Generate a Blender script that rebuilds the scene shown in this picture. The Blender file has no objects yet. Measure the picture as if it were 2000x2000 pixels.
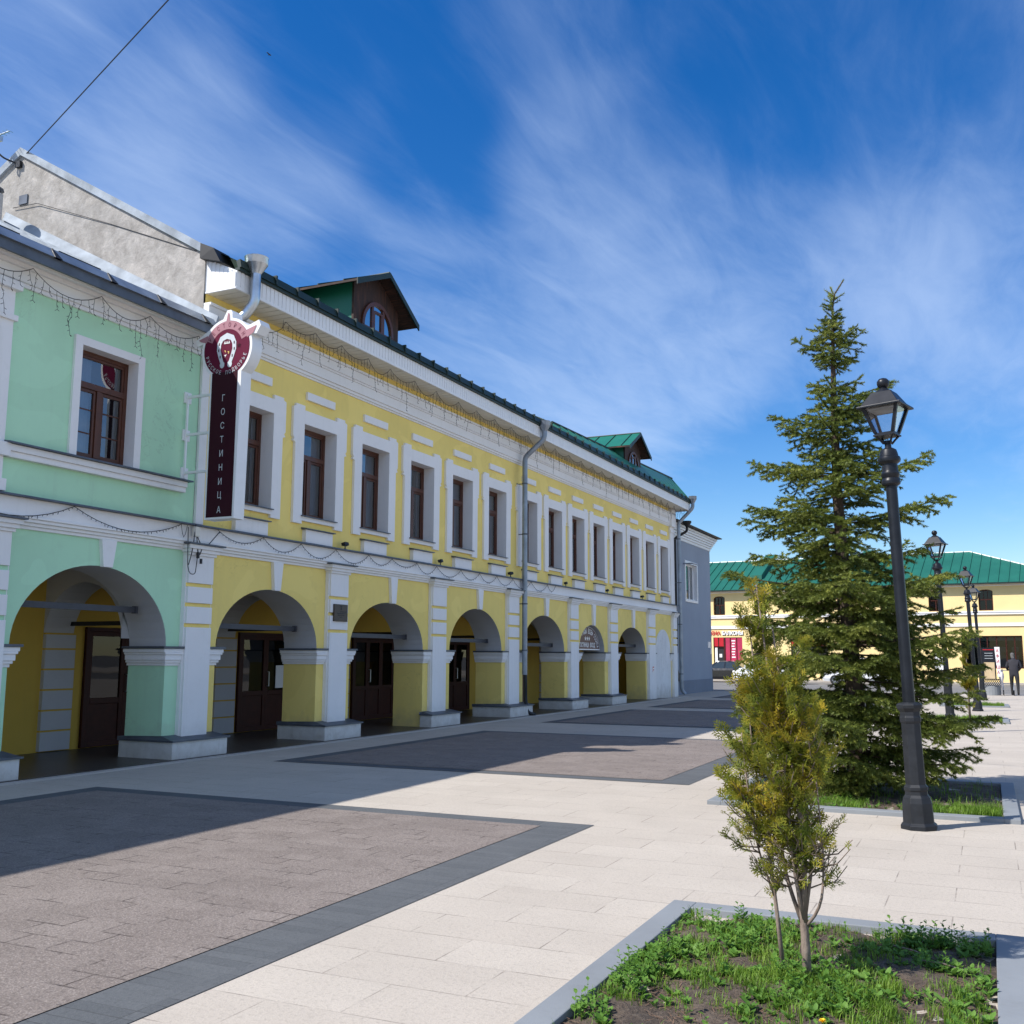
import bpy, math, random
import numpy as np
from mathutils import Vector, Matrix
R = math.radians
PI = math.pi
rng = np.random.default_rng(7)
random.seed(11)
SC = bpy.context.scene
COL = SC.collection

# ------------------------------------------------------------------ tagging
def tag(o, label=None, cat=None, group=None, kind=None):
    if label: o['label'] = label
    if cat: o['category'] = cat
    if group: o['group'] = group
    if kind: o['kind'] = kind
    return o

def empty(name, loc, label, cat, group=None, rz=0.0):
    o = bpy.data.objects.new(name, None)
    o.empty_display_size = 0.2
    COL.objects.link(o)
    o.location = loc
    o.rotation_euler = (0, 0, rz)
    return tag(o, label, cat, group)

def children(o):
    return [c for c in bpy.data.objects if c.parent == o]

def copy_tree(o, parent=None):
    c = o.copy()
    COL.objects.link(c)
    c.parent = parent
    for ch in children(o):
        copy_tree(ch, c)
    return c

# ------------------------------------------------------------------ mesh builder
class MB:
    def __init__(self):
        self.v, self.f, self.m = [], [], []
    def face(self, pts, mi=0):
        n = len(self.v)
        self.v += [tuple(p) for p in pts]
        self.f.append(tuple(range(n, n + len(pts))))
        self.m.append(mi)
    def raw(self, vs, fs, mi=0):
        n = len(self.v)
        self.v += [tuple(p) for p in vs]
        for q in fs:
            self.f.append(tuple(i + n for i in q))
            self.m.append(mi)
    def box(self, x0, x1, y0, y1, z0, z1, mi=0):
        vs = [(x0, y0, z0), (x1, y0, z0), (x1, y1, z0), (x0, y1, z0), (x0, y0, z1), (x1, y0, z1), (x1, y1, z1), (x0, y1, z1)]
        self.raw(vs, [(0, 3, 2, 1), (4, 5, 6, 7), (0, 1, 5, 4), (1, 2, 6, 5), (2, 3, 7, 6), (3, 0, 4, 7)], mi)
    def hexa(self, lo, hi, mi=0):
        """lo, hi: four points each, same winding"""
        vs = list(lo) + list(hi)
        self.raw(vs, [(3, 2, 1, 0), (4, 5, 6, 7), (0, 1, 5, 4), (1, 2, 6, 5), (2, 3, 7, 6), (3, 0, 4, 7)], mi)
    def prism(self, poly, a, b, mi=0, cap=True):
        """poly: list of 3-D points shifted by vectors a and b"""
        n = len(poly)
        p0 = [tuple(np.add(p, a)) for p in poly]
        p1 = [tuple(np.add(p, b)) for p in poly]
        fs = [(i, (i + 1) % n, n + (i + 1) % n, n + i) for i in range(n)]
        if cap:
            fs += [tuple(range(n - 1, -1, -1)), tuple(range(n, 2 * n))]
        self.raw(p0 + p1, fs, mi)
    def tube(self, path, r, n=8, mi=0, caps=True):
        path = [Vector(p) for p in path]
        k = len(path)
        rs = r if isinstance(r, (list, tuple)) else [r] * k
        t0 = (path[1] - path[0]).normalized()
        up = Vector((0, 0, 1)) if abs(t0.z) < .9 else Vector((1, 0, 0))
        a = t0.cross(up).normalized()
        vs = []
        for i, p in enumerate(path):
            t = (path[min(i + 1, k - 1)] - path[max(i - 1, 0)]).normalized()
            a = (a - t * a.dot(t)).normalized()
            b = t.cross(a)
            for j in range(n):
                w = 2 * PI * j / n
                vs.append(p + (a * math.cos(w) + b * math.sin(w)) * rs[i])
        fs = []
        for i in range(k - 1):
            for j in range(n):
                j2 = (j + 1) % n
                fs.append((i * n + j, i * n + j2, (i + 1) * n + j2, (i + 1) * n + j))
        if caps:
            fs.append(tuple(range(n - 1, -1, -1)))
            fs.append(tuple(range((k - 1) * n, k * n)))
        self.raw(vs, fs, mi)
    def lathe(self, prof, c=(0, 0, 0), n=20, mi=0, rot=0.0, sx=1, sy=1):
        vs, fs = [], []
        for (r, z) in prof:
            for j in range(n):
                w = 2 * PI * j / n + rot
                vs.append((c[0] + r * sx * math.cos(w), c[1] + r * sy * math.sin(w), c[2] + z))
        for i in range(len(prof) - 1):
            for j in range(n):
                j2 = (j + 1) % n
                fs.append((i * n + j, i * n + j2, (i + 1) * n + j2, (i + 1) * n + j))
        fs.append(tuple(range(n - 1, -1, -1)))
        fs.append(tuple(range((len(prof) - 1) * n, len(prof) * n)))
        self.raw(vs, fs, mi)
    def build(self, name, mats, parent=None, origin=(0, 0, 0), smooth=False, loc=None, bevel=0.0, autos=None):
        me = bpy.data.meshes.new(name)
        ox, oy, oz = origin
        me.from_pydata([(x - ox, y - oy, z - oz) for x, y, z in self.v], [], self.f)
        if not isinstance(mats, (list, tuple)): mats = [mats]
        for m in mats: me.materials.append(m)
        if len(mats) > 1:
            me.polygons.foreach_set('material_index', self.m)
        if smooth:
            me.polygons.foreach_set('use_smooth', [True] * len(me.polygons))
        me.update()
        o = bpy.data.objects.new(name, me)
        COL.objects.link(o)
        if parent: o.parent = parent
        if loc: o.location = loc
        if autos:
            me.polygons.foreach_set('use_smooth', [True] * len(me.polygons))
            me.set_sharp_from_angle(angle=R(autos))
        if bevel:
            b = o.modifiers.new('bevel', 'BEVEL'); b.width = bevel; b.segments = 2; b.limit_method = 'ANGLE'; b.angle_limit = R(40)
        return o

def np_mesh(name, V, F, mats, parent=None, mi=None, smooth=False, loc=None):
    """V (n,3), F (m,k) int arrays"""
    me = bpy.data.meshes.new(name)
    m, k = F.shape
    me.vertices.add(len(V)); me.vertices.foreach_set('co', np.ascontiguousarray(V, dtype=np.float32).ravel())
    me.loops.add(m * k); me.loops.foreach_set('vertex_index', np.ascontiguousarray(F, dtype=np.int32).ravel())
    me.polygons.add(m); me.polygons.foreach_set('loop_start', np.arange(0, m * k, k, dtype=np.int32))
    if not isinstance(mats, (list, tuple)): mats = [mats]
    for x in mats: me.materials.append(x)
    if mi is not None: me.polygons.foreach_set('material_index', np.ascontiguousarray(mi, dtype=np.int32))
    me.update(calc_edges=True)
    o = bpy.data.objects.new(name, me)
    COL.objects.link(o)
    if parent: o.parent = parent
    if loc: o.location = loc
    return o

_tc = {}
def text_geo(s, size, bold=0.0):
    """flat letters: verts (x, y), faces, advance width"""
    key = (s, size, bold)
    if key in _tc: return _tc[key]
    cu = bpy.data.curves.new('letters', 'FONT')
    cu.body = s; cu.size = size; cu.align_x = 'CENTER'; cu.align_y = 'CENTER'
    cu.resolution_u = 3; cu.offset = bold
    o = bpy.data.objects.new('letters', cu); COL.objects.link(o)
    dg = bpy.context.evaluated_depsgraph_get()
    me = bpy.data.meshes.new_from_object(o.evaluated_get(dg))
    vs = [tuple(v.co) for v in me.vertices]; fs = [tuple(p.vertices) for p in me.polygons]
    bpy.data.objects.remove(o); bpy.data.curves.remove(cu); bpy.data.meshes.remove(me)
    if vs:
        xs = [v[0] for v in vs]; ys = [v[1] for v in vs]
        cx = (min(xs) + max(xs)) / 2; cy = (min(ys) + max(ys)) / 2
        vs = [(v[0] - cx, v[1] - cy, 0) for v in vs]
    _tc[key] = (vs, fs)
    return _tc[key]

def put_text(mb, s, size, org, right, up, ang=0.0, sx=1.0, mi=0, bold=0.0):
    vs, fs = text_geo(s, size, bold)
    org, right, up = Vector(org), Vector(right), Vector(up)
    c, q = math.cos(ang), math.sin(ang)
    out = []
    for x, y, _ in vs:
        x *= sx
        out.append(org + right * (x * c - y * q) + up * (x * q + y * c))
    mb.raw(out, fs, mi)

# ------------------------------------------------------------------ materials
def newmat(name):
    m = bpy.data.materials.new(name); m.use_nodes = True
    nt = m.node_tree
    return m, nt, nt.nodes['Principled BSDF']

def L(nt, a, b): nt.links.new(a, b)

def coords(nt, scale=(1, 1, 1), kind='Object', rot=(0, 0, 0)):
    tc = nt.nodes.new('ShaderNodeTexCoord'); mp = nt.nodes.new('ShaderNodeMapping')
    mp.inputs['Scale'].default_value = scale
    mp.inputs['Rotation'].default_value = rot
    L(nt, tc.outputs[kind], mp.inputs['Vector'])
    return mp.outputs['Vector']

def geo_pos(nt, scale=(1, 1, 1)):
    g = nt.nodes.new('ShaderNodeNewGeometry'); mp = nt.nodes.new('ShaderNodeMapping')
    mp.inputs['Scale'].default_value = scale
    L(nt, g.outputs['Position'], mp.inputs['Vector'])
    return mp.outputs['Vector']

def noise(nt, vec, scale, detail=4, rough=.55, dist=0.0):
    n = nt.nodes.new('ShaderNodeTexNoise')
    n.inputs['Scale'].default_value = scale; n.inputs['Detail'].default_value = detail
    n.inputs['Roughness'].default_value = rough; n.inputs['Distortion'].default_value = dist
    if vec is not None: L(nt, vec, n.inputs['Vector'])
    return n.outputs['Fac']

def ramp(nt, fac, stops, interp='LINEAR'):
    r = nt.nodes.new('ShaderNodeValToRGB'); r.color_ramp.interpolation = interp
    e = r.color_ramp.elements
    while len(e) < len(stops): e.new(.5)
    for i, (p, c) in enumerate(stops):
        e[i].position = p
        e[i].color = (c, c, c, 1) if isinstance(c, (int, float)) else (c[0], c[1], c[2], 1)
    L(nt, fac, r.inputs['Fac'])
    return r.outputs['Color']

def mix(nt, fac, a, b, mode='MIX'):
    n = nt.nodes.new('ShaderNodeMix'); n.data_type = 'RGBA'; n.blend_type = mode
    def put(sock, v):
        if isinstance(v, (int, float)): sock.default_value = v
        elif isinstance(v, (tuple, list)): sock.default_value = (v[0], v[1], v[2], 1)
        else: L(nt, v, sock)
    put(n.inputs[0], fac); put(n.inputs[6], a); put(n.inputs[7], b)
    return n.outputs[2]

def math_n(nt, op, a, b=0.0, clamp=False):
    n = nt.nodes.new('ShaderNodeMath'); n.operation = op; n.use_clamp = clamp
    for i, v in enumerate((a, b)):
        if isinstance(v, (int, float)): n.inputs[i].default_value = v
        else: L(nt, v, n.inputs[i])
    return n.outputs[0]

def bump(nt, bs, h, strength, dist):
    b = nt.nodes.new('ShaderNodeBump'); b.inputs['Strength'].default_value = strength; b.inputs['Distance'].default_value = dist
    L(nt, h, b.inputs['Height']); L(nt, b.outputs['Normal'], bs.inputs['Normal'])

def stucco(name, col, var=.12, bs_=.25, rough=.85, dirt=.25, dirtcol=(.25, .22, .18), fine=60, streak=0.15, splash=0.0, patch=0.0):
    m, nt, bs = newmat(name)
    v = geo_pos(nt)
    big = noise(nt, v, .7, 5, .6)
    mid = noise(nt, v, 6, 5, .65)
    lo = tuple(c * (1 - var) for c in col); hi = tuple(min(1, c * (1 + var)) for c in col)
    c = mix(nt, ramp(nt, big, [(.3, 0), (.7, 1)]), lo, hi)
    c = mix(nt, math_n(nt, 'MULTIPLY', ramp(nt, mid, [(.55, 0), (.8, 1)]), dirt), c, dirtcol)
    vs = geo_pos(nt, (3, 3, .18))
    st = noise(nt, vs, 2.2, 5, .7)
    c = mix(nt, math_n(nt, 'MULTIPLY', ramp(nt, st, [(.55, 0), (.8, 1)]), streak), c, dirtcol)
    if patch:                                                # repainted patches and hairline cracks
        pn = noise(nt, geo_pos(nt, (1, .8, 1.1)), .9, 2, .4, 1.2)
        c = mix(nt, math_n(nt, 'MULTIPLY', ramp(nt, pn, [(.56, 0), (.575, 1)]), patch), c, tuple(min(1, x * 1.12 + .02) for x in col))
        cn = noise(nt, v, 1.6, 8, .62, .5)
        cr = ramp(nt, cn, [(.494, 0), (.499, 1), (.501, 1), (.506, 0)])
        cm = ramp(nt, noise(nt, v, .55, 2, .5), [(.55, 0), (.62, 1)])
        c = mix(nt, math_n(nt, 'MULTIPLY', math_n(nt, 'MULTIPLY', cr, cm), .35), c, tuple(x * .4 for x in col))
    if splash:                                               # mud splashed up from the pavement
        g = nt.nodes.new('ShaderNodeNewGeometry'); sp = nt.nodes.new('ShaderNodeSeparateXYZ'); L(nt, g.outputs['Position'], sp.inputs[0])
        hgt = math_n(nt, 'ADD', sp.outputs['Z'], math_n(nt, 'MULTIPLY', noise(nt, v, 3.5, 6, .7), .9))
        sm = ramp(nt, hgt, [(.45, 1), (1.0, 0)])
        c = mix(nt, math_n(nt, 'MULTIPLY', sm, splash), c, (.30, .255, .20))
    L(nt, c, bs.inputs['Base Color'])
    bs.inputs['Roughness'].default_value = rough
    bs.inputs['Specular IOR Level'].default_value = .25
    f = noise(nt, v, fine, 4, .6)
    f2 = math_n(nt, 'ADD', f, math_n(nt, 'MULTIPLY', noise(nt, v, 9, 3), 1.5))
    bump(nt, bs, f2, bs_, .006)
    return m

def plain(name, col, rough=.6, metal=0.0, var=.1, scale=5, spec=.5, bs_=0.0):
    m, nt, bs = newmat(name)
    v = geo_pos(nt)
    n = noise(nt, v, scale, 4, .6)
    c = mix(nt, ramp(nt, n, [(.3, 0), (.7, 1)]), tuple(x * (1 - var) for x in col), tuple(min(1, x * (1 + var)) for x in col))
    L(nt, c, bs.inputs['Base Color'])
    rr = math_n(nt, 'ADD', rough - .06, math_n(nt, 'MULTIPLY', n, .12))
    L(nt, rr, bs.inputs['Roughness'])
    bs.inputs['Metallic'].default_value = metal
    bs.inputs['Specular IOR Level'].default_value = spec
    if bs_: bump(nt, bs, noise(nt, v, scale * 12, 3), bs_, .004)
    return m

def glassmat(name, tint=(.55, .62, .68), refl=1.0, base=.35, rough=.01):
    """window glass: fresnel reflection over a partly see-through tinted pane"""
    m = bpy.data.materials.new(name); m.use_nodes = True
    nt = m.node_tree; nt.nodes.clear()
    out = nt.nodes.new('ShaderNodeOutputMaterial')
    tr = nt.nodes.new('ShaderNodeBsdfTransparent'); tr.inputs[0].default_value = (*tint, 1)
    gl = nt.nodes.new('ShaderNodeBsdfGlossy'); gl.inputs['Roughness'].default_value = rough; gl.inputs[0].default_value = (refl, refl, refl, 1)
    fr = nt.nodes.new('ShaderNodeFresnel'); fr.inputs[0].default_value = 1.52
    wv = noise(nt, geo_pos(nt), 1.3, 2, .5)
    b = nt.nodes.new('ShaderNodeBump'); b.inputs['Strength'].default_value = .03; b.inputs['Distance'].default_value = .02
    L(nt, wv, b.inputs['Height']); L(nt, b.outputs['Normal'], gl.inputs['Normal'])
    f2 = math_n(nt, 'ADD', math_n(nt, 'MULTIPLY', fr.outputs[0], 1.3), base, True)
    mx = nt.nodes.new('ShaderNodeMixShader')
    L(nt, f2, mx.inputs[0]); L(nt, tr.outputs[0], mx.inputs[1]); L(nt, gl.outputs[0], mx.inputs[2])
    L(nt, mx.outputs[0], out.inputs[0])
    return m

M = {}
M['yellow'] = stucco('yellow stucco', (.88, .69, .215), var=.05, dirt=.16, dirtcol=(.60, .48, .20), streak=.22, splash=.45, patch=.35)
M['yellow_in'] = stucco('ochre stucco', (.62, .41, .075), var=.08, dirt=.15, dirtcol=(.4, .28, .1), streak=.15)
M['green'] = stucco('mint green stucco', (.48, .77, .53), var=.05, dirt=.16, dirtcol=(.36, .52, .38), streak=.22, splash=.4, patch=.3)
M['white'] = stucco('white stucco', (.84, .83, .82), var=.04, dirt=.18, dirtcol=(.55, .54, .50), streak=.22, splash=.25)
M['white_rough'] = stucco('worn white plinth', (.76, .76, .75), var=.08, dirt=.55, dirtcol=(.38, .36, .33), streak=.4, bs_=.6, splash=.5)
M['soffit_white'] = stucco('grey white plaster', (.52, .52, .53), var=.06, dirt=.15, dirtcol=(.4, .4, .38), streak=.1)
M['grey_wall'] = stucco('blue grey stucco', (.30, .34, .40), var=.05, dirt=.1, dirtcol=(.2, .22, .25))
M['grey_base'] = stucco('dark grey base', (.19, .22, .27), var=.06, dirt=.15, dirtcol=(.12, .12, .13))
M['far_yellow'] = stucco('cream yellow stucco', (.80, .62, .30), var=.05, dirt=.1, dirtcol=(.6, .45, .25))
M['wood_frame'] = plain('brown window wood', (.085, .026, .012), .4, var=.2, scale=8)
M['door_wood'] = plain('dark red brown door', (.050, .014, .009), .5, var=.2, scale=6, spec=.2)
M['flash'] = plain('dull zinc flashing', (.10, .115, .14), .5, .3, var=.25, scale=3)
M['zinc'] = plain('galvanised steel', (.50, .54, .58), .30, .85, var=.25, scale=3)
M['pipe'] = plain('grey painted pipe', (.26, .30, .35), .38, .45, var=.3, scale=2)
M['siding'] = plain('white siding', (.82, .82, .81), .45, var=.04, scale=3)
M['soffit'] = plain('cream soffit panel', (.72, .69, .60), .5, var=.06, scale=2)
M['roof_dark'] = plain('dark green metal edge', (.006, .022, .017), .5, .0, var=.2, scale=3)
M['roof_green'] = plain('green roof metal', (.016, .15, .10), .42, .05, var=.10, scale=1.2)
M['roof_far'] = plain('far green roof metal', (.010, .115, .080), .55, .05, var=.12, scale=.8)
M['roof_zinc'] = plain('pale roof metal', (.34, .375, .41), .75, .0, var=.3, scale=2.5, spec=.12)
M['iron'] = plain('black iron paint', (.010, .012, .017), .38, .0, var=.3, scale=6, spec=.3)
M['iron_grey'] = plain('dark grey iron', (.016, .018, .022), .5, .0, var=.3, scale=10, spec=.3)
M['tie'] = plain('grey iron tie bar', (.05, .053, .065), .5, .2, var=.2)
M['black'] = plain('black rubber', (.012, .012, .013), .6, var=.2)
M['cable'] = plain('dark cable', (.015, .016, .02), .6, var=.2)
M['glass'] = glassmat('window glass', (.42, .50, .60), .95, .12)
M['shop_glass'] = glassmat('shop glass', (.28, .31, .33), .55, .0)
M['clear_glass'] = glassmat('clear lamp glass', (.93, .95, .96), .9, .03)
M['dark'] = plain('dark interior', (.02, .021, .025), .9, var=.1)
M['curtain'] = plain('pale curtain', (.55, .58, .62), .9, var=.1)
M['burgundy'] = plain('burgundy sign face', (.035, .004, .012), .45, var=.05, spec=.15)
M['sunlit_burgundy'] = plain('crimson sign face', (.115, .007, .032), .45, var=.05, spec=.15)  # the board's burgundy again, with sunlight put into the colour
M['pink_glare'] = plain('sun glare sign band', (.40, .20, .23), .5, var=.05, spec=.2)  # sun glare on the band put into its base colour
M['sign_white'] = plain('white sign plastic', (.82, .82, .82), .4, var=.03)
M['sign_grey'] = plain('silver lettering', (.60, .64, .68), .35, .1, var=.05)
M['gold'] = plain('gold mark', (.75, .55, .15), .4, var=.1)
M['bronze'] = plain('bronze plaque', (.060, .042, .028), .5, .0, var=.25, scale=20)
M['red'] = plain('red awning panel', (.46, .006, .016), .45, var=.1)
M['pinkred'] = plain('pink red poster', (.42, .022, .075), .5, var=.15, scale=2)
M['granite'] = stucco('grey granite kerb', (.22, .235, .25), var=.12, dirt=.25, dirtcol=(.12, .12, .12), fine=140, bs_=.15, rough=.7)
M['skin'] = plain('skin', (.50, .30, .22), .6, var=.06)
M['jacket'] = plain('dark jacket', (.018, .017, .024), .8, var=.25, scale=6)
M['trousers'] = plain('black trousers', (.012, .012, .014), .8, var=.2)
M['hair'] = plain('grey hair', (.10, .095, .09), .8, var=.3, scale=40)
M['bagwhite'] = plain('white bag', (.75, .72, .74), .7, var=.1)
M['beige'] = plain('beige board', (.52, .40, .24), .7, var=.12, scale=4)
M['carblack'] = plain('black car paint', (.010, .011, .014), .15, .0, var=.05, spec=.7)
M['carwhite'] = plain('white car paint', (.80, .81, .82), .18, .0, var=.03, spec=.6)
M['carglass'] = plain('car glass', (.02, .03, .035), .04, 0, var=.1, spec=1.0)
M['yellowpetal'] = plain('dandelion yellow', (.85, .55, .01), .7, var=.1)

def old_wood():
    m, nt, bs = newmat('weathered brown boards')
    v = geo_pos(nt, (1, 14, .8))
    n = noise(nt, v, 2.5, 5, .65)
    c = ramp(nt, n, [(.3, (.012, .007, .006)), (.55, (.04, .017, .012)), (.72, (.13, .05, .028))])
    L(nt, c, bs.inputs['Base Color']); bs.inputs['Roughness'].default_value = .75
    bump(nt, bs, n, .4, .01)
    return m
M['old_wood'] = old_wood()

def rough_gable():
    m, nt, bs = newmat('rough grey plaster')
    v = geo_pos(nt)
    n1 = noise(nt, v, 1.1, 6, .65, .4); n2 = noise(nt, v, 4, 8, .72, .35); n3 = noise(nt, v, 22, 4, .6)
    c = ramp(nt, n1, [(.32, (.31, .285, .255)), (.5, (.40, .375, .345)), (.68, (.44, .405, .37))])
    c = mix(nt, ramp(nt, n2, [(.42, 0), (.68, .9)]), c, (.23, .212, .19))
    c = mix(nt, ramp(nt, n2, [(.28, .55), (.42, 0)]), c, (.60, .54, .48))
    L(nt, c, bs.inputs['Base Color']); bs.inputs['Roughness'].default_value = .95
    h = math_n(nt, 'ADD', math_n(nt, 'MULTIPLY', n2, 2.0), n3)
    bump(nt, bs, h, .42, .02)
    return m
M['gable'] = rough_gable()

def brick_ground(name, cols, w, h, mortar, mcol, off=.5, swap=False, ox=0.0, oy=0.0, bs_=.3, speck=.25, speckcol=(.2, .18, .16), rough=.85, smooth=.1, bias=0.0, fine=180, wear=.25, jo=(.42, .58)):
    m, nt, bs = newmat(name)
    g = nt.nodes.new('ShaderNodeNewGeometry'); mp = nt.nodes.new('ShaderNodeMapping')
    L(nt, g.outputs['Position'], mp.inputs['Vector'])
    mp.inputs['Location'].default_value = (ox, oy, 0)
    if swap: mp.inputs['Rotation'].default_value = (0, 0, R(90))
    v = mp.outputs['Vector']
    bt = nt.nodes.new('ShaderNodeTexBrick')
    L(nt, v, bt.inputs['Vector'])
    bt.offset = off
    bt.inputs['Scale'].default_value = 1.0
    bt.inputs['Brick Width'].default_value = w; bt.inputs['Row Height'].default_value = h
    bt.inputs['Mortar Size'].default_value = mortar; bt.inputs['Mortar Smooth'].default_value = smooth
    bt.inputs['Bias'].default_value = bias
    bt.inputs['Color1'].default_value = (*cols[0], 1); bt.inputs['Color2'].default_value = (*cols[1], 1); bt.inputs['Mortar'].default_value = (*mcol, 1)
    gp = g.outputs['Position']
    n1 = noise(nt, gp, 1.1, 7, .68); n2 = noise(nt, gp, fine, 4, .7); n3 = noise(nt, gp, 9, 6, .72); n4 = noise(nt, gp, 42, 3, .6)
    # joints: open in some places, filled with sand in others
    fill = ramp(nt, noise(nt, gp, 2.7, 4, .6), [(jo[0], 0), (jo[1], 1)])
    jf = math_n(nt, 'MULTIPLY', bt.outputs['Fac'], fill)
    b2 = nt.nodes.new('ShaderNodeTexBrick'); L(nt, v, b2.inputs['Vector']); b2.offset = off
    for k_, val in (('Scale', 1.0), ('Brick Width', w), ('Row Height', h), ('Mortar Size', 0.0), ('Bias', bias)): b2.inputs[k_].default_value = val
    b2.inputs['Color1'].default_value = (*cols[0], 1); b2.inputs['Color2'].default_value = (*cols[1], 1)
    c = mix(nt, math_n(nt, 'MULTIPLY', ramp(nt, n2, [(.50, 0), (.66, 1)]), speck), b2.outputs['Color'], speckcol)
    c = mix(nt, math_n(nt, 'MULTIPLY', ramp(nt, n4, [(.52, 0), (.68, 1)]), speck * .8), c, tuple(x * .55 for x in cols[0]))
    c = mix(nt, math_n(nt, 'MULTIPLY', ramp(nt, n1, [(.42, 0), (.72, 1)]), wear), c, tuple(x * .60 for x in cols[0]))
    c = mix(nt, math_n(nt, 'MULTIPLY', ramp(nt, n3, [(.55, 0), (.75, 1)]), wear), c, tuple(x * .62 for x in cols[0]))
    vo = nt.nodes.new('ShaderNodeTexVoronoi'); vo.inputs['Scale'].default_value = 1.3; L(nt, gp, vo.inputs['Vector'])
    c = mix(nt, math_n(nt, 'MULTIPLY', ramp(nt, vo.outputs['Distance'], [(.022, 1), (.03, 0)]), .5), c, (.10, .095, .09))   # trodden gum
    c = mix(nt, math_n(nt, 'MULTIPLY', jf, .85), c, mcol)
    L(nt, c, bs.inputs['Base Color']); bs.inputs['Roughness'].default_value = rough
    bs.inputs['Specular IOR Level'].default_value = .25
    h1 = math_n(nt, 'MULTIPLY', jf, -2.5)
    hh = math_n(nt, 'ADD', h1, math_n(nt, 'ADD', math_n(nt, 'MULTIPLY', n2, .8), math_n(nt, 'MULTIPLY', n4, 1.6)))
    bump(nt, bs, hh, bs_, .005)
    return m
# pale slabs: rows .44 deep along y, slabs .82 long in x
M['slab'] = brick_ground('pale concrete slabs', ((.455, .402, .342), (.490, .436, .372)), .82, .44, .0045, (.20, .17, .145), ox=-8.81 + .82 * 20, oy=-4.53 + .44 * 40, speck=.42, speckcol=(.26, .235, .205), fine=130, wear=.24, jo=(.40, .60), bs_=.35)
M['paver'] = brick_ground('brown pavers', ((.182, .150, .132), (.216, .181, .160)), .30, .20, .006, (.055, .042, .038), speck=.7, speckcol=(.40, .35, .32), bs_=.8, ox=.1, fine=95, wear=.30, jo=(.50, .60))
M['paver_edge'] = brick_ground('dark grey pavers', ((.088, .094, .100), (.108, .114, .120)), .42, .10, .003, (.055, .056, .058), speck=.4, speckcol=(.2, .2, .2), bs_=.4, wear=.3, off=.0)
M['tile_floor'] = brick_ground('dark arcade tiles', ((.055, .045, .038), (.065, .055, .046)), .4, .4, .004, (.04, .035, .03), off=0, speck=.2, speckcol=(.15, .13, .1), rough=.35)
M['kerb_pale'] = stucco('pale kerb stone', (.42, .39, .36), var=.1, dirt=.4, dirtcol=(.2, .18, .16))

def asphalt():
    m, nt, bs = newmat('light grey asphalt')  # plain light grey asphalt, shared by all road surfaces
    v = geo_pos(nt)
    n = noise(nt, v, 90, 3, .6); b = noise(nt, v, .5, 5, .6)
    c = mix(nt, ramp(nt, b, [(.3, 0), (.7, 1)]), (.13, .125, .12), (.19, .18, .17))
    c = mix(nt, ramp(nt, n, [(.5, 0), (.7, .4)]), c, (.26, .25, .24))
    L(nt, c, bs.inputs['Base Color']); bs.inputs['Roughness'].default_value = .9
    return m
M['asphalt'] = asphalt()

def soil():
    m, nt, bs = newmat('dry garden soil')
    v = geo_pos(nt)
    n = noise(nt, v, 5, 6, .7); f = noise(nt, v, 45, 5, .7)
    c = ramp(nt, n, [(.3, (.045, .033, .024)), (.55, (.11, .08, .058)), (.75, (.19, .145, .11))])
    c = mix(nt, ramp(nt, f, [(.5, 0), (.72, .6)]), c, (.24, .19, .145))
    L(nt, c, bs.inputs['Base Color']); bs.inputs['Roughness'].default_value = .95
    bump(nt, bs, math_n(nt, 'ADD', f, n), .9, .03)
    return m
M['soil'] = soil()

def leafmat(name, c0, c1, c2, scale=3.0, transl=.35, rough=.5):
    """leaf: colour drifts from clump to clump, some light comes through"""
    m = bpy.data.materials.new(name); m.use_nodes = True
    nt = m.node_tree; bs = nt.nodes['Principled BSDF']; out = nt.nodes['Material Output']
    v = geo_pos(nt)
    n = noise(nt, v, scale, 3, .6); f = noise(nt, v, 35, 2, .6)
    k = math_n(nt, 'ADD', math_n(nt, 'MULTIPLY', n, .6), math_n(nt, 'MULTIPLY', f, .4))
    c = ramp(nt, k, [(.35, c0), (.5, c1), (.64, c2)])
    L(nt, c, bs.inputs['Base Color']); bs.inputs['Roughness'].default_value = rough
    bs.inputs['Specular IOR Level'].default_value = .3
    t = nt.nodes.new('ShaderNodeBsdfTranslucent'); L(nt, c, t.inputs[0])
    mx = nt.nodes.new('ShaderNodeMixShader'); mx.inputs[0].default_value = transl
    L(nt, bs.outputs[0], mx.inputs[1]); L(nt, t.outputs[0], mx.inputs[2]); L(nt, mx.outputs[0], out.inputs[0])
    return m
M['needle'] = leafmat('spruce needles', (.065, .095, .022), (.150, .190, .036), (.29, .31, .065), 2.5, .3)
M['thuja'] = leafmat('thuja sprays', (.085, .135, .022), (.25, .255, .030), (.50, .37, .042), 5.0, .4)
M['grassblade'] = leafmat('grass blades', (.09, .17, .018), (.16, .28, .030), (.26, .38, .055), 4, .4)
M['weed'] = leafmat('weed leaves', (.065, .15, .02), (.115, .24, .036), (.19, .33, .065), 5, .35)
M['litter'] = plain('dry needles and twigs', (.17, .10, .06), .9, var=.35, scale=30)

def bark(name, a, b, sc=8):
    m, nt, bs = newmat(name)
    v = geo_pos(nt, (1, 1, .35))
    n = noise(nt, v, sc, 6, .7)
    c = ramp(nt, n, [(.3, a), (.7, b)])
    L(nt, c, bs.inputs['Base Color']); bs.inputs['Roughness'].default_value = .9
    bump(nt, bs, n, .6, .02)
    return m
M['bark_spruce'] = bark('spruce bark', (.035, .024, .018), (.10, .07, .05), 14)
M['bark_thuja'] = bark('thuja bark', (.12, .085, .065), (.30, .235, .19), 18)
M['bark_far'] = bark('bare grey brown twigs', (.14, .10, .085), (.24, .18, .155), 3)

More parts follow.
